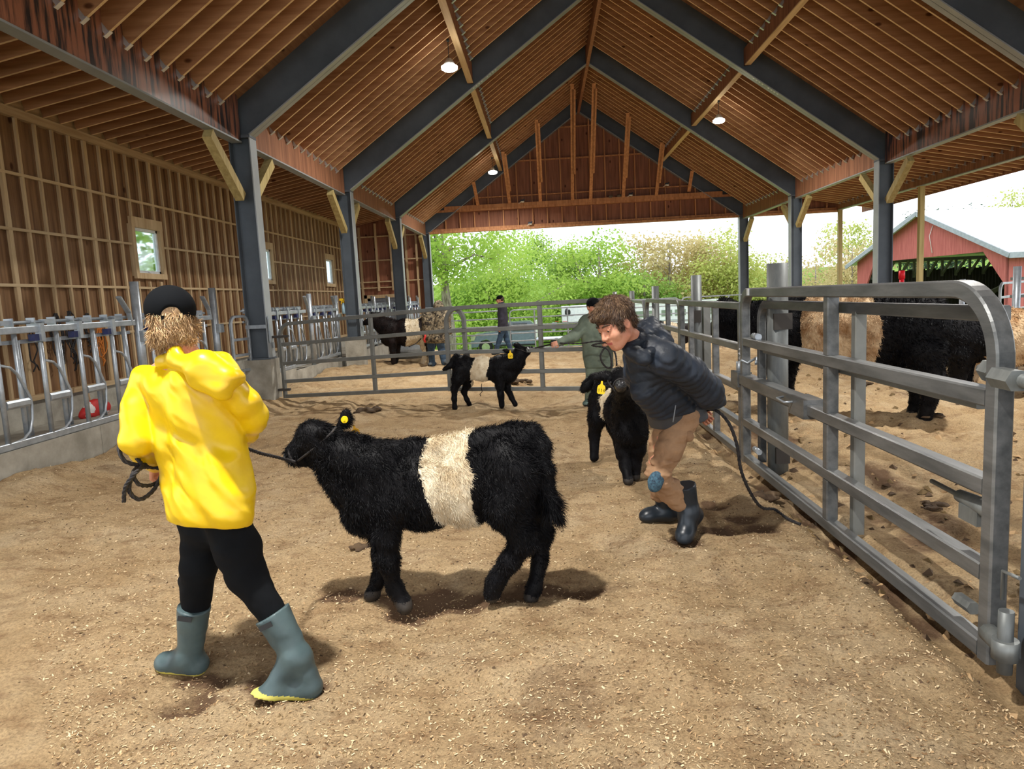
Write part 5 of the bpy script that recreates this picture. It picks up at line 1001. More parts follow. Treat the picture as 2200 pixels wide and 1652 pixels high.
V, F = blob(hv+[Ep(g(0, .08, -.04), (.07, .06, .1), fr=R, op='cut')], .006, .02, disp=lambda P: .006*vnoise(P*np.array([60, 60, 14]))); rr_ = R
HV, HF, HB = fur(V, F, 9000, lambda P: np.full(len(P), .045), .003, lambda P: np.tile(-R[2]*1.2-R[1]*.35+np.array([.25, 0, 0]), (len(P), 1))+.35*np.stack([vnoise(P*14, 1), vnoise(P*14, 2), 0*P[:, 0]], 1), mask=lambda P: (((P-g(0, 0, .03))@R[2] < 0)).astype(float)+.001, clump=.5, lift=.22, seed=4, curl=1.)
n0 = len(V); mk('hair', np.concatenate([V, HV]), F.tolist()+[[i+n0 for i in f] for f in HF], [M_hair, M_hairs], kid, mi=np.concatenate([np.zeros(len(F), int), np.tile(np.random.default_rng(2).integers(0, 2, len(HB)), 2)]), smooth=[True]*len(F)+[False]*len(HF))
M_sole2 = M_sole
zf = lambda P, dz=.0: np.array([P[0], P[1], floor_h(P[0], P[1])+dz])
anL2 = K(408, 1412, 2.98); boot(anL2, K(417, 1302, 2.95), zf(aty(338, 1440, 2.99), -.008), zf(aty(424, 1450, 2.99), -.012), M_boot, M_sole, kid, s=1.05, rt=.068, vox=.006, patch=(K(397, 1330, 2.872), (.15, -1, .1), (1, 0, -.2)))
boot(K(640, 1412, 2.8), K(584, 1318, 2.82), zf(aty(530, 1486, 2.73), -.03), zf(aty(660, 1470, 2.80), .012), M_boot, M_sole, kid, s=1.08, rt=.072, vox=.006, patch=(K(571, 1346, 2.733), (-.1, -1, .15), (1, 0, .45)), up=(.28, 0, .95))
# ---------------------------------------------------------------- stooping boy
M_puf = mat('dark_puffer', (40, 48, 60), .52, rgb2=(26, 32, 40), scale=5, spec=.35, bump=.12, bscale=40, rnd=0); M_tan = mat('tan_canvas', (164, 130, 98), .85, rgb2=(136, 104, 76), scale=7, bump=.15, bscale=60, rnd=0); M_bootb = mat('black_boot', (38, 46, 54), .35, rgb2=(26, 32, 38), scale=4, rnd=0)
M_bh = mat('brown_hair', (92, 70, 52), .55, rgb2=(48, 34, 26), scale=30, rnd=0); M_bh2 = mat('brown_hair_light', (150, 122, 92), .5, rgb2=(96, 72, 52), scale=20, rnd=0)
B = lambda u, v, y=4.5: aty(u, v, y)
boy = thing('person', (.8, 4.6, 0), 'boy in a dark puffer jacket and tan trousers stooping forward, rope behind his back', 'person')
hs = 1.06; hc = B(1322, 697, 4.05); g, R = headf(hc, (-.72, -.56, -.40), (-.38, -.1, .9), hs)
neck = B(1372, 738, 4.22); shN = B(1432, 772, 4.12); shF = B(1372, 765, 4.45); elN = B(1518, 838, 4.35); wrN = B(1508, 878, 4.62); elF = B(1480, 850, 4.75); wrF = B(1500, 885, 4.75); hpN = B(1468, 900, 4.5); hpF = B(1440, 900, 4.66)
knN = B(1416, 1022, 4.42); anN = B(1478, 1090, 4.56); knF = B(1412, 1000, 4.68); anF = B(1426, 1085, 4.84)
pr = head_prims(g, R, hs, neck, .05)+[C(neck, shN, .05, .06), C(neck, shF, .05, .06), C(neck, B(1420, 800, 4.35), .07, .11), C(B(1420, 800, 4.35), B(1455, 895, 4.58), .115, .11)]+chain([shN, elN, wrN], [.055, .042, .03])+chain([shF, elF, wrF], [.055, .042, .03])
pr += chain([hpN, knN, anN], [.085, .06, .04])+chain([hpF, knF, anF], [.085, .058, .04])+hand_prims(wrN, (-.35, .2, -.5), (.3, .8, .1), .95, .9, 1)+hand_prims(wrF, (.5, -.2, -.5), (0, -.8, .1), .95, .9, -1)
V, F = blob(pr, .0062, .02); mk('body', V, F, [M_skin, M_lip], boy, mi=((np.abs((V[F].mean(1)-g(0, .088, -.0705))@R[2]) < .0075*hs) & (np.abs((V[F].mean(1)-g(0, .09, -.07))@R[0]) < .021*hs) & ((V[F].mean(1)-g(0, .074, -.07))@R[1] > 0)).astype(int))
for x in (-1, 1):
    b = MB(); b.ball(g(x*.033, .0795, .0035), .0125*hs, 12); b.ball(g(x*.034-.001, .0895, .001), .0062*hs, 10, mi=1); ey = build(b, 'eye', [M_white, M_eye], boy)
    V, F = blob([C(g(x*.018, .093, .0155), g(x*.046, .08, .011), .0058*hs, .005*hs)], .0025, .003); mk('eyelid', V, F, [M_skin], ey)
    V, F = blob([C(g(x*.016, .1, .03), g(x*.034, .095, .035), .0042*hs, .0045*hs), C(g(x*.034, .095, .035), g(x*.052, .078, .029), .0045*hs, .003*hs)], .0025, .003); mk('eyebrow', V, F, [M_bh], boy)
hv = [Ep(g(0, -.025, .058), (.092*hs, .112*hs, .094*hs), fr=R), Ep(g(0, .055, .088), (.068*hs, .055*hs, .036*hs), fr=R, k=.02), Ep(g(0, .078, .074), (.06*hs, .026*hs, .022*hs), fr=R, k=.015), Ep(g(.074, .02, .02), (.016*hs, .028*hs, .05*hs), fr=R), Ep(g(-.074, .02, .02), (.016*hs, .028*hs, .05*hs), fr=R), Ep(g(0, -.09, -.01), (.065*hs, .035*hs, .06*hs), fr=R)]
V, F = blob(hv+[Ep(g(0, .11, -.035), (.07*hs, .05*hs, .062*hs), fr=R, op='cut', k=.01), Ep(g(.09, -.005, -.012), (.022*hs, .028*hs, .04*hs), fr=R, op='cut', k=.006), Ep(g(-.09, -.005, -.012), (.022*hs, .028*hs, .04*hs), fr=R, op='cut', k=.006)], .005, .02, disp=lambda P: .004*vnoise(P*45))
cr = g(0, -.07, .12)
HV, HF, HB = fur(V, F, 17000, lambda P: .03-.014*((P-g(0, .06, 0))@R[1] > 0)*((P-g(0, 0, .1))@R[2] < 0), .0022, lambda P: (P-cr)+.012*np.stack([vnoise(P*25, 1), vnoise(P*25, 2), vnoise(P*25, 3)], 1), clump=.22, lift=.16, seed=9, curl=.2)
n0 = len(V); top = ((HB-g(0, 0, .07))@R[2] > 0); pick = (np.random.default_rng(3).random(len(HB)) < np.where(top, .55, .08)).astype(int)
mk('hair', np.concatenate([V, HV]), F.tolist()+[[i+n0 for i in f] for f in HF], [M_bh, M_bh2], boy, mi=np.concatenate([np.zeros(len(F), int), np.tile(pick, 2)]), smooth=[True]*len(F)+[False]*len(HF))
# trousers
garment('trousers', chain([hpN+[0, 0, .08], hpN, B(1437, 965, 4.44), knN, B(1440, 1058, 4.5), B(1462, 1078, 4.54)], [.09, .1, .084, .07, .072, .07])+chain([hpF+[0, 0, .05], hpF, B(1420, 960, 4.7), knF, B(1418, 1062, 4.8)], [.09, .092, .078, .068, .064])+[Ep(B(1455, 900, 4.6), (.105, .11, .09))], M_tan, boy, vox=.0075, k=.03,
        disp=lambda P: .009*fbm(P*np.array([10, 10, 26]), 3, 2)*(1+1.6*np.exp(-((P[:, 2]-.42)/.12)**2)))
V, F = blob([Ep(B(1409, 1034, 4.37), (.05, .04, .072), (0, .35, 0))], .006, .01, disp=lambda P: .003*vnoise(P*30)); o = mk('knee_patch', V, F, [mat('blue_patch', (74, 110, 128), .9, rgb2=(44, 58, 74), scale=60, rnd=0), ], boy); o['label'] = 'worn blue knee patch'
V, F = blob([Ep(B(1478, 935, 4.42), (.035, .03, .045), (0, -.5, 0))], .006, .01); mk('thigh_pocket', V, F, [M_tan], boy)
# puffer jacket: quilting ribs run across the torso and sleeves
axT = nrm(B(1455, 890, 4.55)-neck); axA = nrm(elN-shN)
def quilt(P):
    t_ = (P-neck)@axT; a_ = (P-shN)@axA; w = 1/(1+np.exp(-((P-B(1470, 800, 4.25))@np.array([1., -.6, 0]))*30)); ph = t_*(1-w)+a_*w
    return -.0065*np.abs(np.sin(ph*62+1.6*vnoise(P*8, 2)))+.004*fbm(P*24, 3, 5)+.004*fbm(P*9, 2, 8)+.003
jk = [C(B(1400, 790, 4.3), B(1455, 880, 4.52), .145, .135), C(B(1385, 800, 4.38), B(1430, 878, 4.62), .13, .125), C(neck, B(1400, 785, 4.3), .085, .13), C(neck, shN, .085, .092), C(neck, shF, .08, .085), C(B(1385, 840, 4.25), B(1420, 880, 4.4), .085, .08)]
jk += chain([shN, B(1478, 800, 4.2), elN, B(1528, 860, 4.48), wrN+[.02, 0, .02]], [.098, .096, .094, .085, .062], k=.03)+chain([shF, elF, wrF], [.09, .085, .06], k=.03)
garment('puffer_jacket', jk, M_puf, boy, vox=.0075, k=.04, disp=quilt, planes=[(B(1450, 885, 4.5), (.12, .05, -1))])
garment('jacket_hem', [C(B(1430, 868, 4.5), B(1438, 897, 4.55), .14, .135), C(B(1462, 868, 4.55), B(1474, 900, 4.58), .14, .14)], mat('charcoal_hem', (62, 64, 68), .6, rnd=0), boy, vox=.008, k=.05, disp=lambda P: .004*fbm(P*14, 2), planes=[(B(1450, 914, 4.5), (.12, .05, -1))])
hp = [C(B(1362, 742, 4.12), B(1400, 712, 4.25), .05, .055), C(B(1398, 700, 4.3), B(1425, 735, 4.28), .058, .058), C(B(1425, 735, 4.25), B(1400, 762, 4.1), .055, .05), C(B(1400, 695, 4.4), B(1370, 705, 4.45), .045, .04), C(B(1352, 752, 4.08), B(1385, 770, 4.05), .04, .045)]
garment('jacket_hood', hp, M_puf, boy, vox=.0065, k=.03, disp=lambda P: .006*fbm(P*np.array([18, 18, 30]), 3, 6))
b = MB(); zp = [B(1449-i*.8, 868+i*5.2, 4.335+.0*i) for i in range(8)]; b.tube([p+np.array([0, -.04, 0]) for p in zp], .004, 6); o = build(b, 'zipper', [mat('zip_grey', (120, 124, 128), .5, .3, rnd=0)], boy)
boot(B(1434, 1102, 4.84), B(1424, 1056, 4.82), zf(aty(1376, 1131, 4.79), .015), zf(aty(1448, 1120, 4.86), .02), M_bootb, M_black, boy, s=1.15, rt=.068, vox=.007)
boot(B(1480, 1098, 4.55), B(1468, 1042, 4.53), aty(1462, 1160, 4.44)*np.array([1, 1, 0])+np.array([0, 0, floor_h(aty(1462, 1160, 4.44)[0], 4.44)+.01]), B(1488, 1108, 4.66)-np.array([0, 0, .03]), M_bootb, M_black, boy, s=1.25, rt=.066, vox=.007, up=(.1, -.5, .85))
# ---------------------------------------------------------------- people farther away
def figure(name_lab, hcen, hf, hup, hs_, J, parts, feet, base, hair=None, capm=None, vox=.012, hood=None, sk=M_skin):
    t = thing('person', (base[0], base[1], 0), name_lab, 'person'); g, R = headf(hcen, hf, hup, hs_); P = {k_: np.array(v_, float) for k_, v_ in J.items()}
    pr = head_prims(g, R, hs_, P['nk'], .05)+[C(P['nk'], P['sl'], .05, .06), C(P['nk'], P['sr'], .05, .06), C(P['nk'], P['pv'], .1, .11)]+chain([P['sl'], P['el'], P['wl']], [.055, .042, .03])+chain([P['sr'], P['er'], P['wr']], [.055, .042, .03])
    pr += chain([P['hl'], P['kl'], P['al']], [.085, .06, .04])+chain([P['hr'], P['kr'], P['ar']], [.085, .06, .04])
    pr += hand_prims(P['wl'], P['wl']-P['el'], (.3, .5, 0), 1, .6, 1)+hand_prims(P['wr'], P['wr']-P['er'], (-.3, .5, 0), 1, .6, -1)
    V, F = blob(pr, .009, .02); mk('body', V, F, [sk], t)
    for nm, m_, kw in parts:
        if nm in ('trousers',):
            r = kw.get('r', .1); q = chain([P['hl']+[0, 0, .05], P['hl'], P['kl'], P['al']], [r*1.1, r*1.15, r*.85, r*.75])+chain([P['hr']+[0, 0, .05], P['hr'], P['kr'], P['ar']], [r*1.1, r*1.15, r*.85, r*.75]); garment(nm, q, m_, t, vox=vox, disp=lambda A: .007*fbm(A*np.array([9, 9, 18]), 2))
        if nm in ('jacket', 'coverall_top'):
            r = kw.get('r', .13); q = [C(P['sl']*.75+P['nk']*.25, P['hl']+[0, 0, kw.get('drop', .02)], r, r*1.05), C(P['sr']*.75+P['nk']*.25, P['hr']+[0, 0, kw.get('drop', .02)], r, r*1.05), C(P['nk'], P['pv'], .09, r), C(P['nk'], P['sl'], .08, .085), C(P['nk'], P['sr'], .08, .085)]
            q += chain([P['sl'], P['el'], P['wl']], [.085, .075, .055], k=.03)+chain([P['sr'], P['er'], P['wr']], [.085, .075, .055], k=.03)
            garment(nm, q, m_, t, vox=vox, k=.05, disp=lambda A: .01*fbm(A*8, 3, 3), planes=[(P['pv']-[0, 0, kw.get('hem', .12)], (0, 0, -1))])
    for an, toe in feet:
        a, to = np.array(an, float), np.array(toe, float); hl_ = a.copy(); hl_[2] = to[2]; boot(a, a+[0, 0, .1], to, hl_-nrm(to-hl_)*.05, parts[-1][1] if parts[-1][0] == 'shoe' else M_black, M_black, t, s=1., rt=.055, vox=.011)
    if capm is not None:
        V, F = blob([Ep(g(0, -.01, .05), (.093, .108, .085), fr=R)], .009, .01, planes=[(g(0, 0, .02), -R[2])]); c_ = mk('cap', V, F, [capm], t); V, F = blob([Ep(g(0, .125, .03), (.07, .07, .012), fr=R)], .009, .01); mk('cap_brim', V, F, [capm], c_)
    if hair is not None:
        V, F = blob([Ep(g(0, -.03, .02), (.084, .1, .09), fr=R), Ep(g(0, .1, -.04), (.09, .08, .09), fr=R, op='cut')], .01, .01, disp=lambda A: .006*vnoise(A*40)); mk('hair', V, F, [hair], t)
    if hood is not None:
        V, F = blob([Ep(g(0, -.02, .02), (.125, .135, .155), fr=R), C(g(0, -.05, -.02), P['nk'], .1, .12)]+([Ep(g(0, .14, 0), (.07, .08, .1), fr=R, op='cut')]), .012, .04, disp=lambda A: .008*fbm(A*12, 2)); mk('hood', V, F, [hood], t)
    return t
# camouflage jacket
def camo_mat():
    M = mat('camouflage', (118, 106, 84), .8, rgb2=(70, 62, 48), scale=14, mix=(.46, .52), rnd=0); nt = M.node_tree; N = nt.nodes; L = nt.links; b = N['Principled BSDF']; src = b.inputs['Base Color'].links[0].from_socket; tc = [x for x in N if x.type == 'TEX_COORD'][0]
    for sc_, col, lo in ((9, (40, 34, 28), .55), (22, (168, 154, 128), .6)):
        n = N.new('ShaderNodeTexNoise'); n.inputs['Scale'].default_value = sc_; n.inputs['Detail'].default_value = 4; L.new(tc.outputs['Object'], n.inputs[0]); r = N.new('ShaderNodeValToRGB'); r.color_ramp.elements[0].position = lo; r.color_ramp.elements[1].position = lo+.04; L.new(n.outputs[0], r.inputs[0])
        m_ = N.new('ShaderNodeMix'); m_.data_type = 'RGBA'; L.new(r.outputs[0], m_.inputs[0]); L.new(src, m_.inputs[6]); m_.inputs[7].default_value = lin(col)+(1,); src = m_.outputs[2]
    L.new(src, b.inputs['Base Color']); return M
M_camo = camo_mat(); M_jean = mat('blue_jeans', (60, 84, 108), .8, rgb2=(40, 58, 78), scale=10, rnd=0); M_shoe = mat('grey_shoe', (70, 78, 84), .7, rnd=0)
c = lambda u, v, y=17.6: aty(u, v, y)
camo = figure('adult in a hooded camouflage jacket and blue jeans seen from behind, holding the dark cow', c(942, 660), (-.3, .85, -.4), (0, .15, 1), 1.05,
    dict(nk=c(936, 674), sl=c(918, 684, 17.7), sr=c(958, 684, 17.5), el=c(910, 710, 17.9), er=c(966, 712, 17.5), wl=c(916, 722, 18.1), wr=c(955, 722, 17.9), pv=c(934, 728), hl=c(926, 728, 17.7), hr=c(944, 728, 17.5), kl=c(926, 757, 17.7), kr=c(950, 757, 17.5), al=c(929, 782, 17.7), ar=c(954, 778, 17.5)),
    [('trousers', M_jean, dict(r=.1)), ('jacket', M_camo, dict(r=.2, hem=.1)), ('shoe', M_shoe, {})], [(c(930, 779, 17.7), zf(c(921, 789, 17.6), .01)), (c(954, 776, 17.5), zf(c(962, 787, 17.4), .01))], c(935, 785), hood=M_camo)
b = MB(); b.tube([c(912, 716, 17.45), c(914, 722, 17.42), c(911, 729, 17.42), c(914, 735, 17.45)], .028, 8); o = build(b, 'red_strap', [mat('red_strap', (198, 52, 48), .6, rnd=0)], camo)
# walker in dark hoodie beyond the gate
M_hoodie = mat('dark_hoodie', (58, 56, 70), .85, rgb2=(40, 40, 50), scale=10, rnd=0)
w_ = lambda u, v, y=20.9: aty(u, v, y)
figure('person in a dark hoodie, black cap and jeans walking left beyond the distant gate', w_(1074, 644), (-1, 0, -.15), (0, 0, 1), 1.0,
    dict(nk=w_(1077, 655), sl=w_(1078, 662, 20.7), sr=w_(1081, 661, 21.1), el=w_(1076, 686, 20.65), er=w_(1086, 686, 21.15), wl=w_(1073, 704, 20.65), wr=w_(1083, 702, 21.1), pv=w_(1082, 704), hl=w_(1080, 707, 20.8), hr=w_(1083, 707, 21.0), kl=w_(1073, 731, 20.8), kr=w_(1089, 731, 21.0), al=w_(1066, 752, 20.8), ar=w_(1097, 750, 21.0)),
    [('trousers', M_jean, dict(r=.09)), ('jacket', M_hoodie, dict(r=.13, hem=.08)), ('shoe', M_shoe, {})], [(w_(1066, 750, 20.8), zf(w_(1056, 756, 20.8), .01)), (w_(1097, 748, 21.0), zf(w_(1087, 755, 21.0), .01))], w_(1080, 757), capm=M_cap, hair=M_bh)
# person in olive coveralls holding the rope
M_olv = mat('olive_coverall', (112, 124, 108), .8, rgb2=(92, 104, 92), scale=6, rnd=0); v_ = lambda u, v, y=10.1: aty(u, v, y)
olive = figure('person in olive green coveralls and black cap with outstretched arm, half hidden behind the boy', v_(1275, 660, 9.9), (.35, -.9, -.1), (0, 0, 1), 1.0,
    dict(nk=v_(1277, 682, 9.95), sl=v_(1258, 698, 9.95), sr=v_(1300, 700, 10.0), el=v_(1232, 724, 9.85), er=v_(1318, 735, 9.9), wl=v_(1202, 735, 9.7), wr=v_(1305, 738, 9.6), pv=v_(1286, 780, 10.0), hl=v_(1276, 788, 10.0), hr=v_(1298, 788, 10.0), kl=v_(1270, 826, 9.95), kr=v_(1296, 828, 10.05), al=v_(1268, 862, 10.1), ar=v_(1300, 860, 10.3)),
    [('trousers', M_olv, dict(r=.1)), ('coverall_top', M_olv, dict(r=.125, hem=.06)), ('shoe', mat('olive_boot', (84, 104, 98), .6, rnd=0), {})], [(v_(1268, 858, 10.1), zf(v_(1256, 870, 9.95), .01)), (v_(1300, 856, 10.3), zf(v_(1308, 866, 10.2), .01))], v_(1270, 870), capm=M_cap, hair=M_bh)
# ---------------------------------------------------------------- ropes
def rope(pts, r, lb, parent=None, n=6, m_=None, closed=False):
    P = [Vector(p) for p in pts]; Q = []
    for i in range(len(P)-1):   # Catmull-Rom
        p0 = P[max(i-1, 0)]; p1 = P[i]; p2 = P[i+1]; p3 = P[min(i+2, len(P)-1)]
        for k in range(n): t = k/n; Q.append(.5*((2*p1)+(-p0+p2)*t+(2*p0-5*p1+4*p2-p3)*t*t+(-p0+3*p1-3*p2+p3)*t**3))
    Q.append(P[-1]); vs = []; L = 0; b = MB()
    for s_ in (0, 2*math.pi/3, 4*math.pi/3):
        pts_ = []; L = 0
        for i, q in enumerate(Q):
            if i: L += (q-Q[i-1]).length
            d = (Q[min(i+1, len(Q)-1)]-Q[max(i-1, 0)]).normalized(); x = d.cross(Vector((.3, .2, 1))).normalized(); y = d.cross(x); a = s_+L*2*math.pi/(r*9); pts_.append(q+(x*math.cos(a)+y*math.sin(a))*r*.5)
        b.tube(pts_, r*.62, 6)
    o = build(b, 'lead_rope', [m_ or M_rope], parent)
    if lb: props(o, lb, 'rope')
    return o
rope([K(335, 1003, 3.05), K(300, 1000, 2.86), K(268, 990, 2.8), K(256, 965, 2.82), K(262, 955, 2.86), K(285, 975, 2.9), K(305, 1000, 2.84), K(292, 1015, 2.78), K(270, 1045, 2.76), K(266, 1078, 2.78)], .0085, 'dark braided rope end looping from the left hand of the yellow child', n=10)
rope([K(330, 990, 3.0), K(296, 1004, 2.84), K(284, 1022, 2.78), K(278, 1055, 2.78), K(300, 1073, 2.8), K(328, 1055, 2.86), K(345, 1025, 2.92), K(348, 1008, 3.0), K(320, 1004, 2.98), K(296, 1006, 2.86), K(288, 1022, 2.8), K(298, 1040, 2.8), K(322, 1043, 2.86), K(345, 1030, 2.96), K(352, 1006, 3.04)], .0085, 'coil of dark braided rope hanging from the left hand of the yellow child', n=10)
rope([K(508, 962, 3.12), K(530, 964, 3.16), aty(560, 974, 3.3), aty(590, 981, 3.42), aty(620, 989, 3.52), aty(634, 992, 3.54)], .0085, 'dark braided lead rope from the yellow coat to the near calf muzzle', n=10)
rope([B(1506, 886, 4.68), B(1535, 880, 4.5), B(1565, 908, 4.42), B(1583, 955, 4.4), B(1592, 1010, 4.42), B(1612, 1058, 4.5), B(1636, 1090, 4.6), zf(atz(1664, 1114, -.04), .02), zf(atz(1692, 1129, -.04), .015), zf(atz(1720, 1136, -.04), .012)], .0105, 'long dark braided rope trailing from behind the boy down to the floor', n=10)
rope([q2(1140, 750, -.02), aty(1165, 744, 10.2), aty(1192, 738, 9.8), v_(1205, 737, 9.68)], .012, 'thin lead rope from the raised calf head to the outstretched hand', n=4)
rope([v_(1202, 737, 9.66), v_(1240, 738, 9.6), v_(1290, 733, 9.5), v_(1310, 742, 9.45), v_(1322, 760, 9.4), v_(1325, 785, 9.3)], .013, 'thin dark rope running across the olive coveralls', n=5)
rope([v_(1300, 745, 9.5), v_(1290, 765, 9.45), v_(1298, 785, 9.45), v_(1312, 790, 9.45), v_(1312, 765, 9.45), v_(1302, 748, 9.5), v_(1272, 742, 9.5), v_(1300, 735, 9.45)], .013, 'small coil of dark rope hanging in front of the olive coveralls', n=5)
rope([c(905, 727, 18.0), c(893, 738, 17.9), c(878, 745, 17.85)], .014, 'dark stick or lead held under the belly of the far cow', n=4)
# ================================================================== OUTSIDE
M_grass = mat('grass', (128, 158, 70), .95, rgb2=(96, 124, 50), scale=1.2, detail=8, bump=.6, bscale=6, spec=.1, rnd=0); M_gravel = mat('gravel_yard', (176, 170, 156), .95, rgb2=(150, 144, 128), scale=2, rnd=0)
def gh(X, Y):
    z = -.75-1.2*sst(31, 43, Y)+.25*vnoise(np.stack([X*.08, Y*.08, 0*X], 1), 3)+6.*sst(60, 120, Y)
    z = np.where(X > 14, np.maximum(z, -1.25+.1*vnoise(np.stack([X*.1, Y*.1, 0*X], 1), 4))*sst(24, 14, X)+z*sst(14, 24, X), z); return z
xs = np.arange(-70, 111, 3.); ys = np.concatenate([np.arange(-20, 31, 3.), np.arange(31, 125, 2.5)]); GX, GY = np.meshgrid(xs, ys); GZ = gh(GX.ravel(), GY.ravel()).reshape(GX.shape)
inn = (GX > -8.2) & (GX < 24) & (GY < 32.5); GZ = np.where(inn, -1.6, GZ); ny, nx = GX.shape; ii = (np.arange(ny-1)[:, None]*nx+np.arange(nx-1)).ravel()
o = mk('floor', np.stack([GX, GY, GZ], 2).reshape(-1, 3), np.stack([ii, ii+1, ii+nx+1, ii+nx], 1), [M_grass], loc=(0, 0, 0)); props(o, 'green grass ground around and beyond the barn', kind='structure')
# ---- trees
def leafmat(n, c1, c2):
    M = mat(n, c1, .7, rgb2=c2, scale=.35, spec=.15, mix=(.3, .7), rnd=.1); nt = M.node_tree; N = nt.nodes; L = nt.links; b = N['Principled BSDF']; out = [x for x in N if x.type == 'OUTPUT_MATERIAL'][0]
    tr = N.new('ShaderNodeBsdfTranslucent'); L.new(b.inputs['Base Color'].links[0].from_socket, tr.inputs[0]); m_ = N.new('ShaderNodeMixShader'); m_.inputs[0].default_value = .5; L.new(b.outputs[0], m_.inputs[1]); L.new(tr.outputs[0], m_.inputs[2]); L.new(m_.outputs[0], out.inputs[0]); return M
LM = dict(lime=leafmat('leaf_lime', (196, 218, 112), (146, 186, 78)), green=leafmat('leaf_green', (180, 206, 112), (122, 164, 78)), rust=leafmat('leaf_rust', (222, 204, 156), (176, 168, 116)), olive=leafmat('leaf_olive', (210, 214, 132), (164, 178, 94)), dark=leafmat('leaf_dark', (86, 112, 86), (50, 74, 60)))
M_bark = mat('bark', (176, 168, 156), .9, rgb2=(96, 86, 76), scale=5, stretch=(2, 2, .4), bump=.6, bscale=14, rnd=.1)
def tree(x, y, h, w, kind, n, lb, seed, dens=1., trunk=.2, crown0=.28, leaf=.2, ncl=40, zb=None, tilt=0, group=None, clr=1.):
    g = np.random.default_rng(seed); zb = float(gh(np.array([x]), np.array([y]))[0]) if zb is None else zb; t = thing('tree', (x, y, zb), lb, 'tree', group)
    cz = zb+h*(crown0+(1-crown0)/2); ch = h*(1-crown0)/2
    cl = []
    while len(cl) < ncl:
        p = g.normal(0, 1, 3); p /= np.linalg.norm(p); r = g.random()**.45; q = p*r*np.array([w/2, w/2, ch])*(.85+.25*g.random()); cl.append(np.array([x+tilt*q[2]/ch, y, cz])+q)
    cl = np.array(cl); b = MB(); top = np.array([x+tilt*.5, y, zb+h*.86]); b.tube([(x, y, zb-.3), (x+.1, y, zb+h*.2), (x+tilt*.2, y, zb+h*.45), tuple(top)], [trunk*1.25, trunk, trunk*.7, trunk*.15], 10)
    for c_ in cl[:max(10, ncl//3)]:
        s_ = g.uniform(.18, .6) if crown0 < .4 else g.uniform(.55, .8); a = np.array([x+tilt*.2*s_, y, zb+h*s_*.9]); m_ = a*.45+c_*.55+g.normal(0, .25, 3)+np.array([0, 0, .2]); b.tube([a, m_, c_], [trunk*.38, trunk*.2, .02], 6)
    build(b, 'trunk', [M_bark], t)
    if n:
        k = g.integers(0, ncl, n); rad = w*.17*clr; d = g.normal(0, 1, (n, 3)); d /= np.linalg.norm(d, axis=1)[:, None]; P = cl[k]+d*(g.random(n)**.5)[:, None]*rad*np.array([1.25, 1.25, .8]); L = leaf*(.5+g.random(n)); nrm_ = d*.6+g.normal(0, .6, (n, 3))+np.array([0, 0, .5]); nrm_ /= np.linalg.norm(nrm_, axis=1)[:, None]
        s1 = np.cross(nrm_, g.normal(0, 1, (n, 3))); s1 /= np.linalg.norm(s1, axis=1)[:, None]; s2 = np.cross(nrm_, s1); a = s1*(L/2)[:, None]; c2 = s2*(L/3)[:, None]
        VV = np.stack([P-a, P-c2, P+a, P+c2], 1).reshape(-1, 3); o = mk('foliage', VV, np.arange(4*n).reshape(-1, 4), [LM[kind]], t, smooth=False); o['kind'] = 'stuff'
    return t
def tpos(u, Y): q = aty(u, 640, Y); return q[0]
def tht(u, v, Y): q = aty(u, v, Y); return q[2]-float(gh(np.array([q[0]]), np.array([Y]))[0])
T_ = [(958, 452, 41, 8, 'lime', 5200, 'large bright green tree with a thick grey trunk at the left of the opening', .36, .5, 36),
      (1075, 500, 52, 11, 'lime', 10500, 'broad bright lime green tree behind the dark hoodie walker', .28, .05, 50),
      (1018, 555, 52, 7.5, 'green', 7000, 'lower green tree between the thick trunk and the walker', .2, .0, 34),
      (1205, 492, 62, 6.5, 'green', 3200, 'tall pale sparse tree rising against the sky left of the middle', .16, .45, 18),
      (1290, 492, 58, 10, 'lime', 9500, 'round lime green tree above the white trailer', .26, .0, 46),
      (1385, 585, 56, 7, 'green', 6500, 'low green tree just right of the boy head', .2, .0, 30),
      (1440, 488, 58, 8, 'rust', 3600, 'rust coloured thin leafed tree right of the lime tree', .18, .15, 34),
      (1512, 476, 60, 8, 'rust', 5200, 'tan and green budding tree left of the right columns', .2, .1, 38),
      (1570, 505, 57, 8, 'olive', 6000, 'olive green tree beside the farthest right column', .2, .05, 40),
      (1640, 590, 55, 7, 'olive', 3200, 'low olive bush tree between the two right columns', .15, .0, 26),
      (1700, 580, 70, 7, 'green', 1500, 'pale distant tree low in the gap right of the columns', .14, .0, 20),
      (1752, 545, 56, 6.5, 'rust', 1500, 'thin rusty leafed tree left of the slim timber post', .14, .1, 28),
      (1830, 500, 60, 6.5, 'rust', 2200, 'sparse rust tree left of the red barn', .15, .1, 28),
      (1822, 470, 66, 6, 'olive', 1700, 'tall sparse olive tree behind the slim timber post', .15, .25, 26),
      (1180, 640, 60, 12, 'green', 7000, 'dense green undergrowth behind the truck', .1, .0, 30), (1000, 660, 50, 9, 'lime', 6000, 'low bright bush behind the pipe panels at the left', .1, .0, 26), (1350, 640, 60, 12, 'lime', 7000, 'bright bushes behind the white trailer', .1, .0, 30),
      (1500, 620, 62, 14, 'olive', 7000, 'olive scrub at the foot of the rusty trees', .1, .0, 34),
      (2040, 428, 62, 8, 'dark', 2600, 'dark blue green evergreen behind the red barn ridge', .2, .2, 26), (2165, 418, 70, 8, 'olive', 1500, 'yellow green tree top above the barn roof at the right edge', .2, .2, 22), (1965, 470, 64, 5, 'dark', 900, 'thin dark tree top left of the red barn peak', .15, .2, 14)]
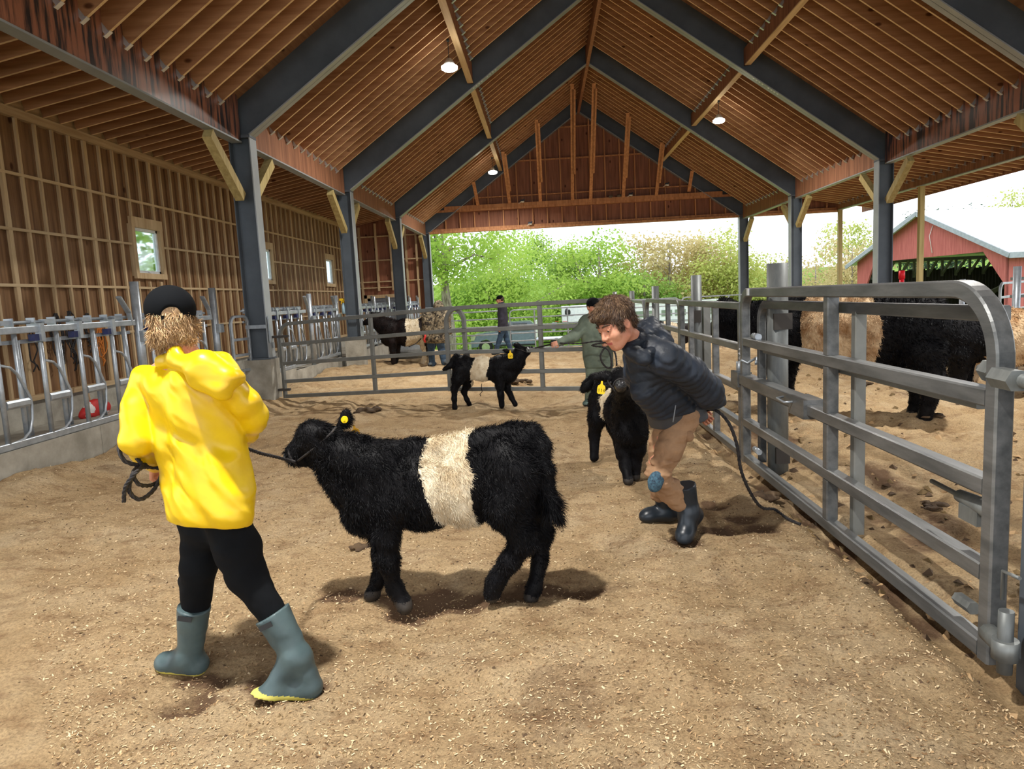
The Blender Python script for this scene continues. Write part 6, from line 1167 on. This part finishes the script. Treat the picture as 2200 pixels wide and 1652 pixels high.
for i, (u, v, Y, w, kd, n, lb, tr, c0, ncl) in enumerate(T_): tree(tpos(u, Y), Y, max(2.5, tht(u, v, Y)), w, kd, int(n*1.5), lb, 20+i, trunk=tr, crown0=c0, leaf=.2 if Y < 58 else .24, ncl=ncl)
for i, (u, v, Y, lb) in enumerate([(1385, 478, 66, 'bare leafless tree against the sky, left one'), (1425, 488, 64, 'bare leafless tree against the sky, right one')]): tree(tpos(u, Y), Y, tht(u, v, Y), 3.5, 'rust', 0, lb, 70+i, trunk=.1, crown0=.4, ncl=24)
for i, (x, y, h, kd, lb) in enumerate([(-19, 22, 9, 'lime', 'green tree seen through the nearest left window'), (-20, 31, 9, 'green', 'green tree seen through the middle left window'), (-21, 41, 10, 'lime', 'green tree seen through the farthest left window'), (-26, 27, 11, 'green', 'second green tree outside the left windows')]): tree(x, y, h, 8, kd, 3500, lb, 90+i, trunk=.2, crown0=.02, leaf=.3, ncl=34, zb=-1.)
b = MB(); b.box((-17.5, 20.5, -1.5), (-13.5, 23.2, 2.0)); o = build(b, 'shed', [M_gravel]); b = MB(); b.poly([(-17.9, 20.2, 2.0), (-13.1, 20.2, 2.0), (-15.5, 20.2, 3.0)], 3.3, (0, 1, 0)); r = build(b, 'roof', [M_steel_l], o); props(o, 'small pale grey shed seen through the nearest left window', 'shed')
# ---- red barn
N1 = aty(2165, 537, 40); N2 = aty(1842, 562, 52.); AP = aty(1990, 456, 46.); e1 = nrm(np.array([N2[0]-N1[0], N2[1]-N1[1], 0])); rd = np.array([-e1[1], e1[0], 0]); rd = rd if rd[0] > 0 else -rd; LR = 22.
zE = (N1[2]+N2[2])/2; zA = AP[2]; W = np.linalg.norm((N2-N1)[:2]); G = lambda s, z, d=0.: np.array([N1[0], N1[1], 0])+e1*s+rd*d+np.array([0, 0, z]); zg = -1.5
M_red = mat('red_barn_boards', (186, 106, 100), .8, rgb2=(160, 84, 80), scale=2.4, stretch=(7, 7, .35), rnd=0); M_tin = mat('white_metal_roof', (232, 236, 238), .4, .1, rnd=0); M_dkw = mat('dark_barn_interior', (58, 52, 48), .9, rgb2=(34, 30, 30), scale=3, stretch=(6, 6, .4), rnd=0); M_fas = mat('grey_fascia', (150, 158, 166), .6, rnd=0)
sA_ = W*.5; fr = lambda u, v: (lambda q: ((q-np.array([N1[0], N1[1], 0]))@e1, q[2]))(min((aty(u, v, y) for y in np.arange(39.5, 53, .05)), key=lambda q: abs((q-N1)[:2]@rd[:2])))
o1 = fr(2112, 541); o2 = fr(1925, 553); barn = thing('red_barn', G(W/2, zg), 'weathered red board barn with a white metal roof beyond the right pens', 'barn')
sR, zt_ = o1; zt_ = o1[1]; sL = W*.86; sd0 = fr(2158, 612); s0_, z0_ = sd0
b = MB(); nd = tuple(rd)
def face(pts): b.poly([G(s, z) for s, z in pts], .12, nd)
zb_ = .2
face([(0, zg), (s0_*.55, zg), (s0_, z0_), (sR, zt_), (sR, zE+.0), (0, zE)]); face([(W, zg), (W, zE), (sL, zE), (sL, zt_*.97), (W*.93, z0_*1.0), (W*.98, zg)]); face([(0, zE), (sR, zE), (sR, zt_), (sL, zt_*.97), (sL, zE), (W, zE), (sA_, zA)] if False else [(0, zE), (W, zE), (sA_, zA)]); face([(sR, zt_), (sL, zt_*.97), (sL, zE), (sR, zE)])
b.poly([G(0, zg), G(0, zg, LR), G(0, zE, LR), G(0, zE)], .12, tuple(e1)); build(b, 'board_walls', [M_red], barn)
b = MB(); ov = .6
for s, dz in ((-ov, 0), (W+ov, 0)):
    ze = zE-(zA-zE)/(W/2)*ov; q = [G(s, ze+.05, -.5), G(sA_, zA+.05, -.5), G(sA_, zA+.05, LR), G(s, ze+.05, LR)]; b.poly(q, .07, (0, 0, 1))
build(b, 'metal_roof', [M_tin], barn)
b = MB()
for s in (-ov, W+ov): ze = zE-(zA-zE)/(W/2)*ov; b.bar(G(s, ze-.08, -.52), G(sA_, zA-.08, -.52), .06, .26)
b.bar(G(-ov, zE-(zA-zE)/(W/2)*ov-.08, -.5), G(-ov, zE-(zA-zE)/(W/2)*ov-.08, LR), .06, .3); build(b, 'fascia', [M_fas], barn)
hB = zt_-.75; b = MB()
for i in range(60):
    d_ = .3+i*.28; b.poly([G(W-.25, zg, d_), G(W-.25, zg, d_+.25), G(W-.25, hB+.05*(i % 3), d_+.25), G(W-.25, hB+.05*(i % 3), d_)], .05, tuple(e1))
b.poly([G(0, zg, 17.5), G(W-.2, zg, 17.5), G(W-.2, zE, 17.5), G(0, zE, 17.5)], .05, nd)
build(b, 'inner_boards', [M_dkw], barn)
b = MB()
for i in range(14): d_ = .8+i*1.15; b.bar(G(W-.4, hB-.5, d_), G(W-.4, zE, d_), .14, .14); b.bar(G(W-.4, hB-.35, d_), G(W-.4-.9, zE-.1, d_), .13, .13)
b.bar(G(W-.4, zE-.05, .2), G(W-.4, zE-.05, 17), .2, .22); b.bar(G(W*.5, 0, 4), G(W*.5, 1.5, 8.), .2, .25); b.bar(G(W*.5, 1.5, 8.), G(W*.5, .3, 13), .2, .25); build(b, 'roof_braces', [mat('grey_timber', (112, 112, 108), .8, rnd=0)], barn)
b = MB(); 
for d_ in (1.2, 3.0): b.poly([G(-.02, zE-.95, d_), G(-.02, zE-.95, d_+1.5), G(-.02, zE-.35, d_+1.5), G(-.02, zE-.35, d_)], -.03, tuple(e1))
build(b, 'side_window', [M_eye], barn)
b = MB(); b.tube([G(sA_*.86, zA-.9, -.06), G(sA_*.9, zA-1.5, -.06), G(sA_*.86, zt_+.2, -.06)], .02, 5); build(b, 'white_cable', [M_vinyl], barn)
# ---- pickup truck
Yt = 43.; M_tr = mat('truck_paint', (118, 132, 156), .25, .1, rgb2=(106, 120, 144), spec=.6, coat=.5, rnd=0); M_gl = mat('truck_glass', (60, 78, 92), .06, spec=.9, rnd=0); M_tyre = mat('tyre', (34, 34, 36), .8, rnd=0); M_chr = mat('chrome', (210, 214, 218), .2, .8, rnd=0); M_bed = mat('white_bed', (222, 226, 230), .5, rnd=0)
tk = lambda u, v, dy=0.: aty(u, v, Yt+dy); truck = thing('pickup_truck', tk(1125, 757), 'dark blue grey pickup truck with a white flatbed parked outside the far opening', 'truck')
b = MB(); b.poly([tk(1011, 724), tk(1020, 719), tk(1062, 713), tk(1078, 700), tk(1094, 692), tk(1138, 690), tk(1147, 696), tk(1150, 712), tk(1151, 742), tk(1062, 745), tk(1057, 735), tk(1045, 729), tk(1033, 733), tk(1027, 746), tk(1012, 747)], 2.0, (0, 1, 0)); build(b, 'cab_body', [M_tr], truck)
for nm, pts in (('front_side_window', [(1068, 713), (1081, 701), (1095, 695), (1098, 711)]), ('rear_side_window', [(1102, 711), (1101, 695), (1132, 694), (1138, 709)])):
    b = MB(); b.poly([tk(u, v, -.03) for u, v in pts], .05, (0, 1, 0)); build(b, nm, [M_gl], truck)
b = MB(); b.poly([tk(1098, 714, -.02), tk(1100, 740, -.02), tk(1101, 740, -.02), tk(1099, 714, -.02)], .03, (0, 1, 0)); b.poly([tk(1060, 741, -.05), tk(1150, 738, -.05), tk(1150, 741, -.05), tk(1060, 744, -.05)], .08, (0, 1, 0)); build(b, 'door_trim', [M_black], truck)
b = MB(); b.poly([tk(1012, 724, -.04), tk(1022, 722, -.04), tk(1019, 732, -.04), tk(1011, 733, -.04)], .3, (0, 1, 0)); build(b, 'headlight', [M_chr], truck)
b = MB(); b.box(tk(1007, 738, -.1), tk(1020, 748, 1.9)); build(b, 'bumper', [M_chr], truck)
for u, v in ((1044, 746), (1196, 741)):
    for dy in (0, 1.6):
        c_ = tk(u, v, dy); b = MB(); b.tube([c_+np.array([0, -.02, 0]), c_+np.array([0, .28, 0])], .42, 22); w_o = build(b, 'wheel', [M_tyre], truck); b = MB(); b.tube([c_+np.array([0, -.05, 0]), c_+np.array([0, .0, 0])], .25, 16); build(b, 'wheel_rim', [M_chr], w_o)
b = MB(); b.box(tk(1152, 729, -.1), tk(1247, 721, 2.1)); build(b, 'flatbed', [M_bed], truck); b = MB(); b.box(tk(1160, 738, .3), tk(1247, 731, 1.6)); build(b, 'chassis', [M_black], truck)
b = MB(); b.box(tk(1151, 724, -.1), tk(1154, 688, -.0)); b.box(tk(1151, 690, -.1), tk(1154, 687, 2.)); b.box(tk(1151, 724, 1.9), tk(1154, 688, 2.)); b.box(tk(1151, 708, 0), tk(1154, 705, 2.)); build(b, 'headache_rack', [M_bed], truck)
# ---- livestock trailer
Yl = 47.; lt_ = lambda u, v, dy=0.: aty(u, v, Yl+dy); trl = thing('livestock_trailer', lt_(1400, 720), 'long white gooseneck livestock trailer parked outside behind the far panels', 'trailer'); M_trl = mat('trailer_white', (232, 236, 240), .45, rgb2=(214, 220, 226), rnd=0)
zT = lt_(1180, 660)[2]; x0_, x1_ = lt_(1180, 0)[0], lt_(1536, 0)[0]; xm = lt_(1268, 0)[0]; zl = lt_(1180, 694)[2]; zb2 = zT-3.0
b = MB(); b.box((x0_, Yl, zl), (xm+.1, Yl+2.4, zT)); build(b, 'gooseneck', [M_trl], trl)
b = MB(); b.box((xm, Yl, zb2), (x1_, Yl+2.4, zT)); b.box((xm, Yl-.04, zT-.08), (x1_+.1, Yl+2.45, zT)); build(b, 'trailer_body', [M_trl], trl)
for i in range(8):
    xa = xm+.4+i*(x1_-xm-.6)/8; b = MB(); b.box((xa, Yl-.03, zT-.95), (xa+(x1_-xm)/8*.72, Yl-.0, zT-.55)); build(b, 'slot_window', [mat('slot_dark', (120, 136, 120), .4, rnd=0)], trl)
for i in range(4): b = MB(); b.box((xm+.1, Yl-.02, zb2+.5+i*.42), (x1_, Yl-.005, zb2+.54+i*.42)); build(b, 'side_seam', [M_fas], trl)
b = MB()
for u in (1196, 1213): b.box(lt_(u-4, 691.5, -.03), lt_(u+5, 690, 0))
build(b, 'red_reflectors', [mat('reflector_red', (210, 60, 60), .4, rnd=0)], trl)
b = MB(); b.ball(lt_(1218, 671, -.02), .14, 10, sc_=(1, .15, 1.9)); b.ball(lt_(1223, 671, -.02), .09, 10, sc_=(1, .15, 2.2)); b.box(lt_(1209, 679.5, -.02), lt_(1232, 678, 0)); build(b, 'side_picture', [M_black], trl)
b = MB(); b.poly([lt_(1186, 694, .4), lt_(1197, 694, .4), lt_(1192, 712, .4), lt_(1187, 712, .4)], 1.2, (0, 1, 0)); b.box(lt_(1240, 694, .4), lt_(1246, 714, .5)); build(b, 'hitch', [M_fas], trl)
# ================================================================== SKY AND EXPOSURE
w = bpy.data.worlds.new('sky'); sc.world = w; w.use_nodes = True; nt = w.node_tree; bg = nt.nodes['Background']
tc = nt.nodes.new('ShaderNodeTexCoord'); nz = nt.nodes.new('ShaderNodeTexNoise'); nz.inputs['Scale'].default_value = 2.2; nz.inputs['Detail'].default_value = 5
nt.links.new(tc.outputs['Generated'], nz.inputs[0]); rp = nt.nodes.new('ShaderNodeValToRGB'); rp.color_ramp.elements[0].position = .35; rp.color_ramp.elements[1].position = .6
rp.color_ramp.elements[0].color = (.78, .86, 1, 1); rp.color_ramp.elements[1].color = (1, 1, 1, 1); nt.links.new(nz.outputs[0], rp.inputs[0]); nt.links.new(rp.outputs[0], bg.inputs[0]); bg.inputs[1].default_value = SKY
sc.view_settings.exposure = EXPO
